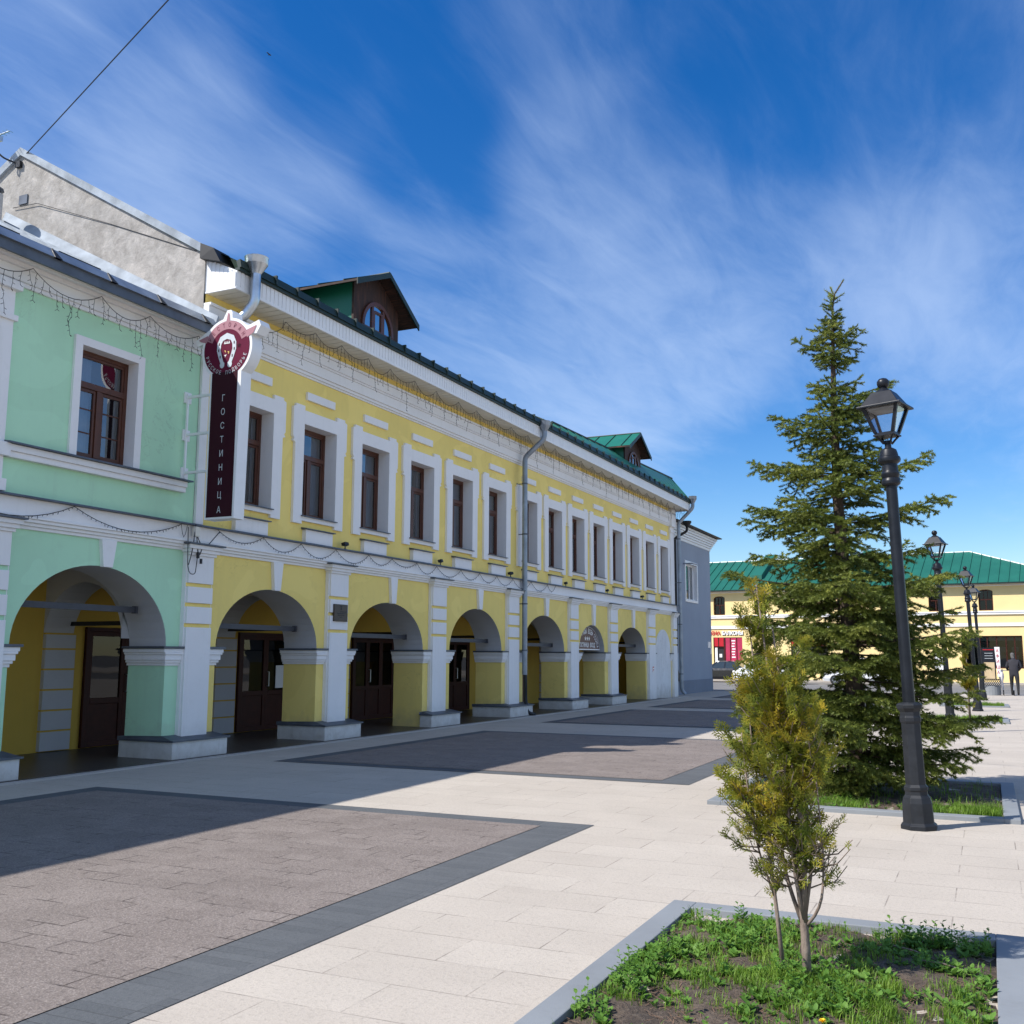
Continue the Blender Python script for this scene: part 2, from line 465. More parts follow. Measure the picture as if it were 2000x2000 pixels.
# ------------------------------------------------------------------ camera, sun, sky
def setup_camera():
    f, yaw, pit, roll, D, h = 1983.89, .43494, .14071, .00361, 11.55864, 1.6
    fw = Vector((-math.sin(yaw) * math.cos(pit), math.cos(yaw) * math.cos(pit), math.sin(pit)))
    r = Vector((math.cos(yaw), math.sin(yaw), 0)); u = r.cross(fw)
    r2 = r * math.cos(roll) + u * math.sin(roll); u2 = -r * math.sin(roll) + u * math.cos(roll)
    cam = bpy.data.cameras.new('camera'); co = bpy.data.objects.new('camera', cam); COL.objects.link(co)
    m = Matrix(((r2.x, u2.x, -fw.x, D), (r2.y, u2.y, -fw.y, 0), (r2.z, u2.z, -fw.z, h), (0, 0, 0, 1)))
    co.matrix_world = m
    cam.sensor_width = 36; cam.lens = f / 2000 * 36
    cam.clip_start = .05; cam.clip_end = 3000
    SC.camera = co
setup_camera()

SUN_DIR = Vector((-.663, -.68, 1.0)).normalized()
ELEV = math.asin(SUN_DIR.z); ROT = math.atan2(SUN_DIR.x, SUN_DIR.y) % (2 * PI)
sl = bpy.data.lights.new('sun', 'SUN'); sl.energy = 5.0; sl.angle = R(.53); sl.color = (1, .96, .90)
so = bpy.data.objects.new('sun', sl); COL.objects.link(so)
so.rotation_euler = SUN_DIR.to_track_quat('Z', 'Y').to_euler()
so.location = (-30, -30, 50)

def world():
    w = bpy.data.worlds.new('World'); SC.world = w; w.use_nodes = True
    nt = w.node_tree; bg = nt.nodes['Background']
    sky = nt.nodes.new('ShaderNodeTexSky'); sky.sky_type = 'NISHITA'; sky.sun_disc = False
    sky.sun_elevation = ELEV; sky.sun_rotation = ROT; sky.altitude = 200; sky.air_density = 1.0; sky.dust_density = .35; sky.ozone_density = 3.0
    hs = nt.nodes.new('ShaderNodeHueSaturation'); hs.inputs['Saturation'].default_value = 1.40; hs.inputs['Value'].default_value = 1.14
    hs.inputs['Hue'].default_value = .51
    L(nt, sky.outputs[0], hs.inputs['Color'])
    tc = nt.nodes.new('ShaderNodeTexCoord')
    d = tc.outputs['Generated']
    sp = nt.nodes.new('ShaderNodeSeparateXYZ'); L(nt, d, sp.inputs[0])
    # flat cloud layer: direction / height
    zz = math_n(nt, 'MAXIMUM', sp.outputs['Z'], .06)
    px = math_n(nt, 'DIVIDE', sp.outputs['X'], zz); py = math_n(nt, 'DIVIDE', sp.outputs['Y'], zz)
    cb = nt.nodes.new('ShaderNodeCombineXYZ'); L(nt, px, cb.inputs[0]); L(nt, py, cb.inputs[1])
    def layer(rot, sc, ns, det, rgh, dist, loc=(0, 0, 0)):
        mp = nt.nodes.new('ShaderNodeMapping'); mp.inputs['Rotation'].default_value = (0, 0, R(rot)); mp.inputs['Scale'].default_value = sc
        mp.inputs['Location'].default_value = loc
        L(nt, cb.outputs[0], mp.inputs['Vector'])
        return noise(nt, mp.outputs[0], ns, det, rgh, dist)
    streak = layer(CL_ROT, (1.0, .40, 1), 1.6, 12, .58, .7, (3.1, 1.7, 0))
    fine = layer(CL_ROT + 25, (1.6, .42, 1), 4.2, 12, .62, .5, (7.3, 2.2, 0))
    soft = layer(CL_ROT - 20, (1, .7, 1), 0.9, 6, .55, .5, (1.4, 5.2, 0))
    a = math_n(nt, 'ADD', math_n(nt, 'MULTIPLY', streak, .45), math_n(nt, 'ADD', math_n(nt, 'MULTIPLY', fine, .38), math_n(nt, 'MULTIPLY', soft, .17)))
    # where the cirrus stands thick, where the sky is clear, and unseen clouds added for fill
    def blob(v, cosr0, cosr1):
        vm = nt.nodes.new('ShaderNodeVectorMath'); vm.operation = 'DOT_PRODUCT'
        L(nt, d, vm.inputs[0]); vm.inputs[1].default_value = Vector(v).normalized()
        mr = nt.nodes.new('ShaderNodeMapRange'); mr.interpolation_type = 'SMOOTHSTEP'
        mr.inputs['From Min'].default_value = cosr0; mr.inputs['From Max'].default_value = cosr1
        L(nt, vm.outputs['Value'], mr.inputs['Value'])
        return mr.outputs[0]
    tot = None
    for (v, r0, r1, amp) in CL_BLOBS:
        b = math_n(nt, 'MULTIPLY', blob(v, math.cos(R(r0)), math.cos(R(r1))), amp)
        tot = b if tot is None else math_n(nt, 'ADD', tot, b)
    dens = math_n(nt, 'ADD', a, tot)
    mr = nt.nodes.new('ShaderNodeMapRange'); mr.interpolation_type = 'SMOOTHSTEP'
    mr.inputs['From Min'].default_value = .37; mr.inputs['From Max'].default_value = 1.02
    L(nt, dens, mr.inputs['Value'])
    cov = math_n(nt, 'MULTIPLY', mr.outputs[0], .52)
    hz = nt.nodes.new('ShaderNodeMapRange'); hz.inputs['From Min'].default_value = .02; hz.inputs['From Max'].default_value = .10
    L(nt, sp.outputs['Z'], hz.inputs['Value'])
    cov = math_n(nt, 'MULTIPLY', cov, hz.outputs[0])
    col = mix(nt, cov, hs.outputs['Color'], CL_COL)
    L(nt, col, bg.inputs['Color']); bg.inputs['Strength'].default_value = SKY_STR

def pxdir(x, y):
    """direction in the sky seen at a point of the photograph (2000 px)"""
    c = SC.camera.matrix_world.to_3x3()
    return (c @ Vector(((x - 1000) / 1983.89, -(y - 1000) / 1983.89, -1))).normalized()
SKY_STR = .105
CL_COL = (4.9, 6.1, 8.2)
CL_ROT = 35
CL_BLOBS = [(pxdir(1500, 720), 16, 3, .20), (pxdir(1100, 680), 13, 2, .15), (pxdir(1010, 150), 6, 1, .06), (pxdir(120, 210), 11, 2, .17), (pxdir(420, 330), 8, 1, .20), (pxdir(700, 420), 7, 1, .12), (pxdir(740, 150), 8, 1, -.09), (pxdir(860, 330), 5, 1, -.10),
            (pxdir(1130, 330), 6, 1, .13), (pxdir(1950, 560), 10, 1, .12),
            (pxdir(450, 120), 8, 1, -.10), (pxdir(1400, 380), 8, 1, -.09), (pxdir(560, 520), 6, 1, -.05), (pxdir(1700, 950), 9, 2, -.25), (pxdir(1650, 150), 12, 2, -.04), (pxdir(1450, 1000), 7, 2, -.3), ((1, -.35, .45), 75, 25, .55), ((.3, -1, .5), 60, 20, .40)]  # last pair: unseen clouds added behind the camera to whiten the fill
world()
vs = SC.view_settings
SC.display_settings.display_device = 'sRGB'
vs.view_transform = 'Standard'; vs.look = 'None'; vs.gamma = 1; vs.use_curve_mapping = False
vs.exposure = 0.40
SC.cycles.max_bounces = 7; SC.cycles.diffuse_bounces = 4; SC.cycles.glossy_bounces = 4; SC.cycles.transparent_max_bounces = 16
SC.cycles.caustics_reflective = False; SC.cycles.caustics_refractive = False
SC.cycles.use_denoising = True

# ------------------------------------------------------------------ ground
def sheet(name, x0, x1, y0, y1, z, mat, mats=None):
    mb = MB(); mb.face([(x0, y0, z), (x1, y0, z), (x1, y1, z), (x0, y1, z)])
    return tag(mb.build(name, mat), kind='structure')
g = sheet('ground', -900, 900, -900, 900, -.16, M['asphalt'])
sheet('road', -60, 90, 50.2, 73.0, -.12, M['asphalt'])
mb = MB(); mb.box(-60, 90, -60, 50.0, -.3, 0)
tag(mb.build('pavement', M['slab']), kind='structure')
mb = MB(); mb.box(-60, 90, 50.0, 50.15, -.3, .002)
tag(mb.build('road_kerb', M['kerb_pale']), kind='structure')
sheet('side_road', -60, 3.4, 47.9, 49.99, .004, M['asphalt'])
mb = MB(); mb.box(-60, 90, 73.0, 100, -.3, 0)
tag(mb.build('far_pavement', M['slab']), kind='structure')
# dark paved fields laid into the pale slabs
for (y0, y1) in ((-8.0, 9.42), (12.82, 20.0), (23.1, 30.0), (31.6, 38.0), (39.9, 45.6)):
    x0, x1 = 1.62, 8.06
    mb = MB()
    mb.face([(x0 + .3, y0 + .3, .008), (x1 - .44, y0 + .3, .008), (x1 - .44, y1 - .28, .008), (x0 + .3, y1 - .28, .008)], 0)
    for (a, b, c, d) in ((x0, x1, y0, y0 + .3), (x0, x1, y1 - .28, y1), (x0, x0 + .3, y0 + .3, y1 - .28), (x1 - .44, x1, y0 + .3, y1 - .28)):
        mb.face([(a, c, .004), (b, c, .004), (b, d, .004), (a, d, .004)], 1)
    tag(mb.build('paved_field', [M['paver'], M['paver_edge']]), kind='structure')
mb = MB(); mb.box(.40, .52, -6, 41.0, -.2, .022)
tag(mb.build('arcade_kerb', M['kerb_pale']), kind='structure')

# ------------------------------------------------------------------ planting beds
def bed(x0, x1, y0, y1, kw, label, kh=.045, inner=None):
    t = empty('planting_bed', ((x0 + x1) / 2, (y0 + y1) / 2, 0), label, 'planting bed', 'planting beds along the lamps')
    O = tuple(t.location)
    mb = MB()
    mb.box(x0, x0 + kw, y0, y1, -.1, kh); mb.box(x1 - kw, x1, y0, y1, -.1, kh)
    mb.box(x0 + kw, x1 - kw, y1 - kw, y1, -.1, kh); mb.box(x0 + kw, x1 - kw, y0, y0 + kw, -.1, kh)
    mb.build('kerb', M['granite'], t, O, bevel=.006)
    # bumpy soil
    nx, ny = 50, 60
    xs = np.linspace(x0 + kw, x1 - kw, nx); ys = np.linspace(y0 + kw, y1 - kw, ny)
    X, Y = np.meshgrid(xs, ys)
    Z = .018 + .012 * np.sin(X * 5.1 + 1.3) * np.cos(Y * 4.3) + .008 * np.sin(X * 13 + Y * 9) + rng.normal(0, .005, X.shape)
    edge = np.minimum(np.minimum(X - xs[0], xs[-1] - X), np.minimum(Y - ys[0], ys[-1] - Y))
    Z = np.where(edge < .08, Z - .01, Z)
    V = np.stack([X - O[0], Y - O[1], Z - O[2]], -1).reshape(-1, 3)
    i = np.arange(nx * ny).reshape(ny, nx)
    F = np.stack([i[:-1, :-1], i[:-1, 1:], i[1:, 1:], i[1:, :-1]], -1).reshape(-1, 4)
    o = np_mesh('soil', V, F, M['soil'], t)
    o.data.polygons.foreach_set('use_smooth', [True] * len(F))
    return t
bed(9.63, 11.66, 2.6, 6.66, .15, 'grey granite kerbed bed of weeds around the young thujas in the foreground')
bed(8.68, 11.76, 11.28, 14.55, .15, 'grey granite kerbed bed of bare soil under the tall spruce')
bed(9.9, 11.95, 27.9, 30.0, .15, 'small kerbed grass bed behind the spruce, nearer one of the two far beds')
bed(10.0, 12.1, 36.9, 38.9, .15, 'farthest kerbed grass bed, beside the last two street lamps')

# ------------------------------------------------------------------ walls with holes
def arch_pts(yc, hw, zs, rise, n=28):
    return [(yc - hw * math.cos(PI * i / n), zs + rise * math.sin(PI * i / n)) for i in range(n + 1)]

def arch_bay(mb, yl, yr, yc, hw, zs, rise, ztop, xf, xb, mi_wall=0, mi_soffit=1, mi_jamb=0, z0=0.0, jl=True, jr=True):
    """the wall over one arch, from pier centre yl to pier centre yr"""
    P = arch_pts(yc, hw, zs, rise)
    for (x, flip) in ((xf, False), (xb, True)):
        for a, b in zip(P[:-1], P[1:]):
            q = [(x, a[0], a[1]), (x, b[0], b[1]), (x, b[0], ztop), (x, a[0], ztop)]
            mb.face(q[::-1] if flip else q, mi_wall)
        for (u, w) in ((yl, P[0][0]), (P[-1][0], yr)):
            if w - u > 1e-4:
                q = [(x, u, z0), (x, w, z0), (x, w, ztop), (x, u, ztop)]
                mb.face(q[::-1] if flip else q, mi_wall)
    for a, b in zip(P[:-1], P[1:]):
        mb.face([(xb, a[0], a[1]), (xb, b[0], b[1]), (xf, b[0], b[1]), (xf, a[0], a[1])], mi_soffit)
    if jl: mb.face([(xb, P[0][0], z0), (xb, P[0][0], zs), (xf, P[0][0], zs), (xf, P[0][0], z0)], mi_jamb)
    if jr: mb.face([(xf, P[-1][0], z0), (xf, P[-1][0], zs), (xb, P[-1][0], zs), (xb, P[-1][0], z0)], mi_jamb)

def holed_wall(mb, y0, y1, z0, z1, holes, x, mi=0):
    """facade face at x with rectangular holes (ya, yb, za, zb)"""
    ys = sorted({y0, y1, *[h[0] for h in holes], *[h[1] for h in holes]})
    zs = sorted({z0, z1, *[h[2] for h in holes], *[h[3] for h in holes]})
    for a, b in zip(ys[:-1], ys[1:]):
        for c, d in zip(zs[:-1], zs[1:]):
            my, mz = (a + b) / 2, (c + d) / 2
            if any(h[0] < my < h[1] and h[2] < mz < h[3] for h in holes): continue
            mb.face([(x, a, c), (x, b, c), (x, b, d), (x, a, d)], mi)

GREEN_O = (0, 8.0, 0)
YELLOW_O = (0, 26.6, 0)
greenb = empty('green_building', GREEN_O, 'mint green two storey arcade building with white trim at the left edge', 'building')
yellowb = empty('yellow_building', YELLOW_O, 'long yellow two storey arcade building with white window surrounds and green roof', 'building')

XF, XB = .05, -.70
ARCH = [('G', 10.70, 1.40, 1.72, 1.13), ('A', 14.62, 1.40, 1.72, 1.03), ('A', 18.58, 1.46, 1.72, .99), ('A', 22.72, 1.43, 1.72, 1.04),
        ('A', 27.00, 1.52, 1.72, 1.03), ('A', 30.90, 1.17, 1.72, .87), ('A', 34.98, 1.57, 1.72, .90)]
SEAM = 12.38

# ---- green wall
mb = MB()
arch_bay(mb, 8.6, SEAM, 10.70, 1.40, 1.72, 1.14, 3.55, XF, XB)
arch_bay(mb, 4.6, 8.6, 6.70, 1.40, 1.72, 1.14, 3.55, XF, XB)
holed_wall(mb, 0.0, 12.618, 3.55, 6.9, [(10.18, 11.24, 4.38, 6.0), (6.18, 7.24, 4.38, 6.0)], 0.0)
mb.face([(XF, 0, 3.55), (XF, SEAM, 3.55), (0, SEAM, 3.55), (0, 0, 3.55)])
mb.face([(XF, 0, 0), (XF, 4.6, 0), (XF, 4.6, 3.55), (XF, 0, 3.55)])
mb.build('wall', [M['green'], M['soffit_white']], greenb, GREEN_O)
# ---- yellow wall
mb = MB()
edges = [SEAM, 16.57, 20.66, 24.82, 29.13, 32.73, 37.17]
for (k, yc, hw, zs, rs), a, b in zip(ARCH[1:], edges[:-1], edges[1:]):
    arch_bay(mb, a, b, yc, hw, zs, rs, 3.55, XF, XB)
mb.face([(XF, 37.17, 0), (XF, 40.55, 0), (XF, 40.55, 3.55), (XF, 37.17, 3.55)])
WY = [13.445 + .53] + [15.425 + 1.98 * i + .53 for i in range(5)] + [25.43 + 1.894 * i + .53 for i in range(8)]
WZ0, WZ1 = 4.185, 5.942
holed_wall(mb, 12.62, 40.55, 3.55, 7.62, [(y - .53, y + .53, WZ0, WZ1) for y in WY], 0.0)
mb.face([(0, 12.618, 6.9), (0, 12.62, 6.9), (0, 12.62, 7.62), (0, 12.618, 7.62)])
mb.face([(XF, SEAM, 3.55), (XF, 40.55, 3.55), (0, 40.55, 3.55), (0, SEAM, 3.55)])
mb.face([(XF, 40.55, 0), (-9, 40.55, 0), (-9, 40.55, 9), (0, 40.55, 7.62)])
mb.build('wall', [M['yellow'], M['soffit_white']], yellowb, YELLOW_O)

# ---- arcade interior: floor, back wall, ceiling
for (b, O, y0, y1, nm) in ((greenb, GREEN_O, 2.0, SEAM, 'g'), (yellowb, YELLOW_O, SEAM + .004, 38.2, 'y')):
    mb = MB(); mb.box(-2.4, .40, y0, y1, -.1, .03 if nm == 'y' else .0305)
    mb.build('arcade_floor', M['tile_floor'], b, O)
    mb = MB()
    mb.face([(-2.4, y0, 0), (-2.4, y1, 0), (-2.4, y1, 3.1), (-2.4, y0, 3.1)], 0)
    mb.face([(-2.4, y0, 3.1), (-2.4, y1, 3.1), (XB, y1, 3.1), (XB, y0, 3.1)], 1)
    if nm == 'y': mb.face([(XB, y1, 0), (-2.4, y1, 0), (-2.4, y1, 3.1), (XB, y1, 3.1)], 0)
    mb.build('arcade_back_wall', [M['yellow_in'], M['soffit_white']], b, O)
# transverse ribs between pier and back wall
def rib(parent, O, yc, w=.30):
    mb = MB()
    P = [(-1.55 - .85 * math.cos(PI * i / 16), 1.85 + .9 * math.sin(PI * i / 16)) for i in range(17)]
    for (y, fl) in ((yc - w, True), (yc + w, False)):
        for a, b in zip(P[:-1], P[1:]):
            q = [(a[0], y, a[1]), (b[0], y, b[1]), (b[0], y, 3.095), (a[0], y, 3.095)]
            mb.face(q, 0)
    for a, b in zip(P[:-1], P[1:]):
        mb.face([(a[0], yc - w, a[1]), (b[0], yc - w, b[1]), (b[0], yc + w, b[1]), (a[0], yc + w, a[1])], 0)
    # banded pilaster on the back wall
    z = .05
    for k in range(6):
        z1 = z + (.30 if k < 5 else .22)
        mb.box(-2.40, -2.33, yc - w, yc + w, z, z1, 0)
        mb.box(-2.40, -2.35, yc - w, yc + w, z1, z1 + .03, 1)
        z = z1 + .03
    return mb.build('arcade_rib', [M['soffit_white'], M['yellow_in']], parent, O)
for yc, b, O in ((8.1, greenb, GREEN_O), (12.22, greenb, GREEN_O), (16.3, yellowb, YELLOW_O), (20.4, yellowb, YELLOW_O), (24.5, yellowb, YELLOW_O), (28.8, yellowb, YELLOW_O), (32.6, yellowb, YELLOW_O), (36.9, yellowb, YELLOW_O)):
    rib(b, O, yc)

# ---- shop doors in the back wall
def shop_door(parent, O, y0, w, leafs=2, h=2.06, glassfrom=.86):
    mb = MB(); x = -2.40
    fw_ = .07
    mb.box(x, x + .06, y0, y0 + fw_, .04, h); mb.box(x, x + .06, y0 + w - fw_, y0 + w, .04, h)
    mb.box(x, x + .06, y0 + fw_, y0 + w - fw_, h - fw_, h)
    lw = (w - 2 * fw_) / leafs
    for k in range(leafs):
        a, b = y0 + fw_ + k * lw, y0 + fw_ + (k + 1) * lw
        mb.box(x + .01, x + .05, a, a + .08, .04, h - fw_); mb.box(x + .01, x + .05, b - .08, b, .04, h - fw_)
        mb.box(x + .01, x + .05, a + .08, b - .08, glassfrom - .10, glassfrom)
        mb.box(x + .01, x + .05, a + .08, b - .08, h - fw_ - .08, h - fw_)
        mb.box(x + .005, x + .03, a + .08, b - .08, .04, glassfrom - .10)
        mb.box(x + .01, x + .05, a + .08, b - .08, .04, .14)
    d = mb.build('shop_door', M['door_wood'], parent, O, bevel=.006)
    mb = MB()
    for k in range(leafs):
        a, b = y0 + fw_ + k * lw + .08, y0 + fw_ + (k + 1) * lw - .08
        mb.face([(x + .025, a, glassfrom), (x + .025, b, glassfrom), (x + .025, b, h - fw_ - .08), (x + .025, a, h - fw_ - .08)])
    g_ = mb.build('glass', M['shop_glass'], d, O)
    mb = MB()
    mb.face([(x + .004, y0 + fw_, glassfrom), (x + .004, y0 + w - fw_, glassfrom), (x + .004, y0 + w - fw_, h - fw_), (x + .004, y0 + fw_, h - fw_)])
    mb.build('dark_inside', M['dark'], d, O)
    mb = MB(); yh = y0 + fw_ + lw
    mb.tube([(x + .05, yh + .05, .95), (x + .10, yh + .05, .95), (x + .10, yh + .05, 1.25), (x + .05, yh + .05, 1.25)], .012, 6)
    mb.build('handle', M['zinc'], d, O)
    return d
shop_door(greenb, GREEN_O, 8.62, 1.75)
shop_door(yellowb, YELLOW_O, 12.76, 1.75)
d0 = shop_door(yellowb, YELLOW_O, 16.70, 1.75)
shop_door(yellowb, YELLOW_O, 20.85, 1.95, 3)
shop_door(yellowb, YELLOW_O, 25.2, 1.80)
shop_door(yellowb, YELLOW_O, 29.3, 1.75)
shop_door(yellowb, YELLOW_O, 33.3, 1.75)

# ---- imposts, plinths, pilasters on each pier
def impost(parent, O, y0, y1, front=True, right_clip=None):
    """moulded white band around a pier, dark sheet metal on top"""
    mb = MB()
    lv = [(1.43, 1.475, .02), (1.475, 1.515, .045), (1.515, 1.60, .065), (1.60, 1.635, .085), (1.635, 1.69, .11)]
    for z0, z1, o in lv:
        mb.box(XB - .02, XF + min(o, .085), y0 - o, y1 + o, z0, z1)
    i = mb.build('impost', M['white'], parent, O, bevel=.006)
    mb = MB(); mb.box(XB - .02, XF + .105, y0 - .14, y1 + .14, 1.693, 1.728)
    mb.build('flashing', M['flash'], i, O)
    return i

def plinth(parent, O, y0, y1, x1=.335, h=.30, xback=XB - .06, ov=.055):
    mb = MB(); mb.box(xback, x1, y0 - ov, y1 + ov, -.02, h)
    p = mb.build('plinth', M['white_rough'], parent, O, bevel=.012)
    mb = MB(); mb.hexa([(xback, y0 - ov - .03, h), (x1 + .03, y0 - ov - .03, h), (x1 + .03, y1 + ov + .03, h), (xback, y1 + ov + .03, h)],
                       [(xback, y0 - ov - .03, h + .05), (XF + .02, y0 - .01, h + .07), (XF + .02, y1 + .01, h + .07), (xback, y1 + ov + .03, h + .05)])
    mb.box(xback, x1 + .03, y0 - ov - .03, y1 + ov + .03, h - .015, h + .012)
    mb.build('flashing', M['flash'], p, O)
    return p

def pilaster(parent, O, y0, y1, groove, z0=.33, xf=.165, cap=True, joints=(2.06, 2.385, 2.70)):
    mb = MB()
    mb.box(XF - .01, .125, y0 - .02, y1 + .02, z0, 3.17, 0)
    zz = [z0] + list(joints) + [3.17]
    for a, b in zip(zz[:-1], zz[1:]):
        lo = a + (.03 if a != z0 else 0); hi = b - (.03 if b != 3.17 else 0)
        mb.box(.12, xf, y0, y1, lo, hi, 0)
    for j in joints:
        mb.box(.12, .131, y0 - .012, y1 + .004, j - .03, j + .03, 1)
    p = mb.build('pilaster', [M['white'], groove], parent, O, bevel=.005)
    if cap:
        mb = MB()
        for (a, b, o) in ((3.17, 3.215, .03), (3.215, 3.27, .06), (3.27, 3.335, .09)):
            mb.box(XF, xf + o, y0 - o, y1 + o, a, b)
        c = mb.build('capital', M['white'], p, O, bevel=.006)
        mb = MB(); mb.box(XF, xf + .13, y0 - .13, y1 + .13, 3.337, 3.362)
        mb.build('flashing', M['flash'], c, O)
    return p

def keystone(parent, O, yc, zb, zt=3.24):
    mb = MB()
    wb, wt = .085, .14
    lo = [(XF - .005, yc - wb, zb - .015), (.12, yc - wb, zb - .015), (.12, yc + wb, zb - .015), (XF - .005, yc + wb, zb - .015)]
    hi = [(XF - .005, yc - wt, zt), (.12, yc - wt, zt), (.12, yc + wt, zt), (XF - .005, yc + wt, zt)]
    mb.hexa(lo, hi)
    return mb.build('keystone', M['white'], parent, O, bevel=.005)

PIERS = [(12.10, 13.22, 12.40, 12.97), (16.02, 17.12, 16.27, 16.87), (20.04, 21.29, 20.29, 20.93), (24.15, 25.48, 24.38, 25.02), (28.52, 29.73, 28.80, 29.44), (32.07, 33.41, 32.42, 33.14)]
# pier standing between the two buildings: the green side first
mbs = None
impost(greenb, GREEN_O, 8.1, 9.30)
plinth(greenb, GREEN_O, 8.1, 9.30)
pilaster(greenb, GREEN_O, 8.52, 9.14, M['green'])
keystone(greenb, GREEN_O, 10.81, 2.86)
for i, (a, b, c, d) in enumerate(PIERS):
    impost(yellowb, YELLOW_O, a, b)
    if i == 2: plinth(yellowb, YELLOW_O, a, b, xback=XF - .02)
    else: plinth(yellowb, YELLOW_O, a, b)
    pilaster(yellowb, YELLOW_O, c, d, M['yellow'])
impost(yellowb, YELLOW_O, 36.55, 37.55)
pilaster(yellowb, YELLOW_O, 36.70, 37.50, M['yellow'], z0=.0, joints=(2.06, 2.33, 2.66))
pilaster(yellowb, YELLOW_O, 39.98, 40.50, M['yellow'], z0=.0, joints=(2.06, 2.33, 2.66))
impost(yellowb, YELLOW_O, 39.75, 40.45)
for (k, yc, hw, zs, rs) in ARCH[1:]:
    keystone(yellowb, YELLOW_O, yc + .09, zs + rs)
# bricked-up white arch at the far end, with a notice
mb = MB()
P = arch_pts(38.75, 1.0, 1.72, .92)
mb.prism([(XF, P[0][0], 0)] + [(XF, y, z) for y, z in P] + [(XF, P[-1][0], 0)], (-.01, 0, 0), (.035, 0, 0))
mb.build('blind_arch', M['white_rough'], yellowb, YELLOW_O)
# tie bars across the arches
for (k, yc, hw, zs, rs), dz in zip(ARCH, (2.28, 2.09, 2.01, 1.98, 1.92, 1.95, 1.98)):
    hwz = hw * math.sqrt(max(0, 1 - ((dz - zs) / rs) ** 2))
    b, O = (greenb, GREEN_O) if k == 'G' else (yellowb, YELLOW_O)
    mb = MB(); mb.box(-.33, -.28, yc - hwz - .05, yc + hwz - .12, dz - .045, dz + .045); mb.box(-.345, -.265, yc + hwz - .16, yc + hwz - .11, dz - .055, dz + .055)
    if k != 'X': mb.build('tie_bar', M['tie'], b, O)
    mb = MB(); mb.box(-2.38, -.66, yc + hw + .32, yc + hw + .36, 2.07, 2.14)
    mb.build('tie_bar', M['black'], b, O)

# ---- string course between the storeys
def string_course(parent, O, y0, y1):
    mb = MB()
    for (a, b, x) in ((3.24, 3.285, .085), (3.285, 3.33, .115), (3.33, 3.375, .15), (3.375, 3.41, .175), (3.41, 3.645, .13)):
        mb.box(XF - .06, x, y0, y1, a, b)
    s = mb.build('string_course', M['white'], parent, O, bevel=.008)
    mb = MB(); mb.hexa([(-.01, y0, 3.645), (.22, y0, 3.645), (.22, y1, 3.645), (-.01, y1, 3.645)], [(-.01, y0, 3.70), (.215, y0, 3.668), (.215, y1, 3.668), (-.01, y1, 3.70)])
    mb.build('flashing', M['flash'], s, O)
string_course(greenb, GREEN_O, 0.0, SEAM)
string_course(yellowb, YELLOW_O, SEAM + .003, 40.62)

# ---- green building: sill band, pilaster, cornice
mb = MB(); mb.box(-.01, .09, 9.02, 12.33, 4.16, 4.24); mb.box(-.01, .12, 9.02, 12.33, 4.24, 4.33)
b_ = mb.build('sill_band', M['white'], greenb, GREEN_O, bevel=.006)
mb = MB(); mb.hexa([(-.01, 9.0, 4.333), (.18, 9.0, 4.333), (.18, 12.40, 4.333), (-.01, 12.40, 4.333)], [(-.01, 9.0, 4.385), (.175, 9.0, 4.355), (.175, 12.4, 4.355), (-.01, 12.4, 4.385)])
mb.build('flashing', M['flash'], b_, GREEN_O)
mb = MB(); mb.box(-.01, .06, 8.1, 9.01, 3.70, 6.52); mb.box(-.01, .10, 8.06, 9.05, 5.98, 6.06); mb.box(-.01, .13, 8.04, 9.07, 6.40, 6.52); mb.box(-.01, .10, 8.06, 9.05, 3.70, 3.86)
mb.box(-.01, .125, 8.04, 9.06, 4.16, 4.34)
mb.build('upper_pilaster', M['white'], greenb, GREEN_O, bevel=.006)
mb = MB()
for (a, b, x) in ((6.50, 6.56, .04), (6.56, 6.74, .07), (6.74, 6.80, .12), (6.80, 6.86, .20)):
    mb.box(-.01, x, 0.0, 12.60, a, b)
mb.build('cornice', M['white'], greenb, GREEN_O, bevel=.008)
mb = MB(); mb.hexa([(-.01, 0, 6.862), (.36, 0, 6.80), (.36, 12.58, 6.80), (-.01, 12.58, 6.862)], [(-.01, 0, 6.90), (.36, 0, 6.84), (.36, 12.58, 6.84), (-.01, 12.58, 6.90)])
mb.build('eave_board', M['soffit'], greenb, GREEN_O)
mb = MB()
mb.box(.362, .40, 0, 12.6, 6.76, 6.90, 0)
mb.face([(.36, 0, 6.90), (.46, 0, 6.91), (.42, 0, 7.06), (.30, 0, 7.10)], 0)
for a, b in ((0, 12.6),):
    mb.hexa([(.40, a, 6.90), (.45, a, 6.90), (.45, b, 6.90), (.40, b, 6.90)], [(.27, a, 7.06), (.29, a, 7.075), (.29, b, 7.075), (.27, b, 7.06)], 1)
for y in np.arange(.5, 12.5, .98):
    mb.hexa([(.41, y - .06, 6.90), (.465, y - .06, 6.90), (.465, y + .06, 6.90), (.41, y + .06, 6.90)], [(.30, y - .012, 7.06), (.315, y - .012, 7.07), (.315, y + .012, 7.07), (.30, y + .012, 7.06)], 2)
mb.build('gutter', [M['flash'], M['pipe'], M['black']], greenb, GREEN_O)
SL = .53
mb = MB()
zr = lambda x: 6.93 + SL * (.36 - x)
mb.face([(.36, 0, zr(.36)), (.36, 12.6, zr(.36)), (-5.0, 12.6, zr(-5.0)), (-5.0, 0, zr(-5.0))], 0)
mb.face([(-5.0, 0, zr(-5)), (-5.0, 12.6, zr(-5)), (-10, 12.6, zr(.4)), (-10, 0, zr(.4))], 0)
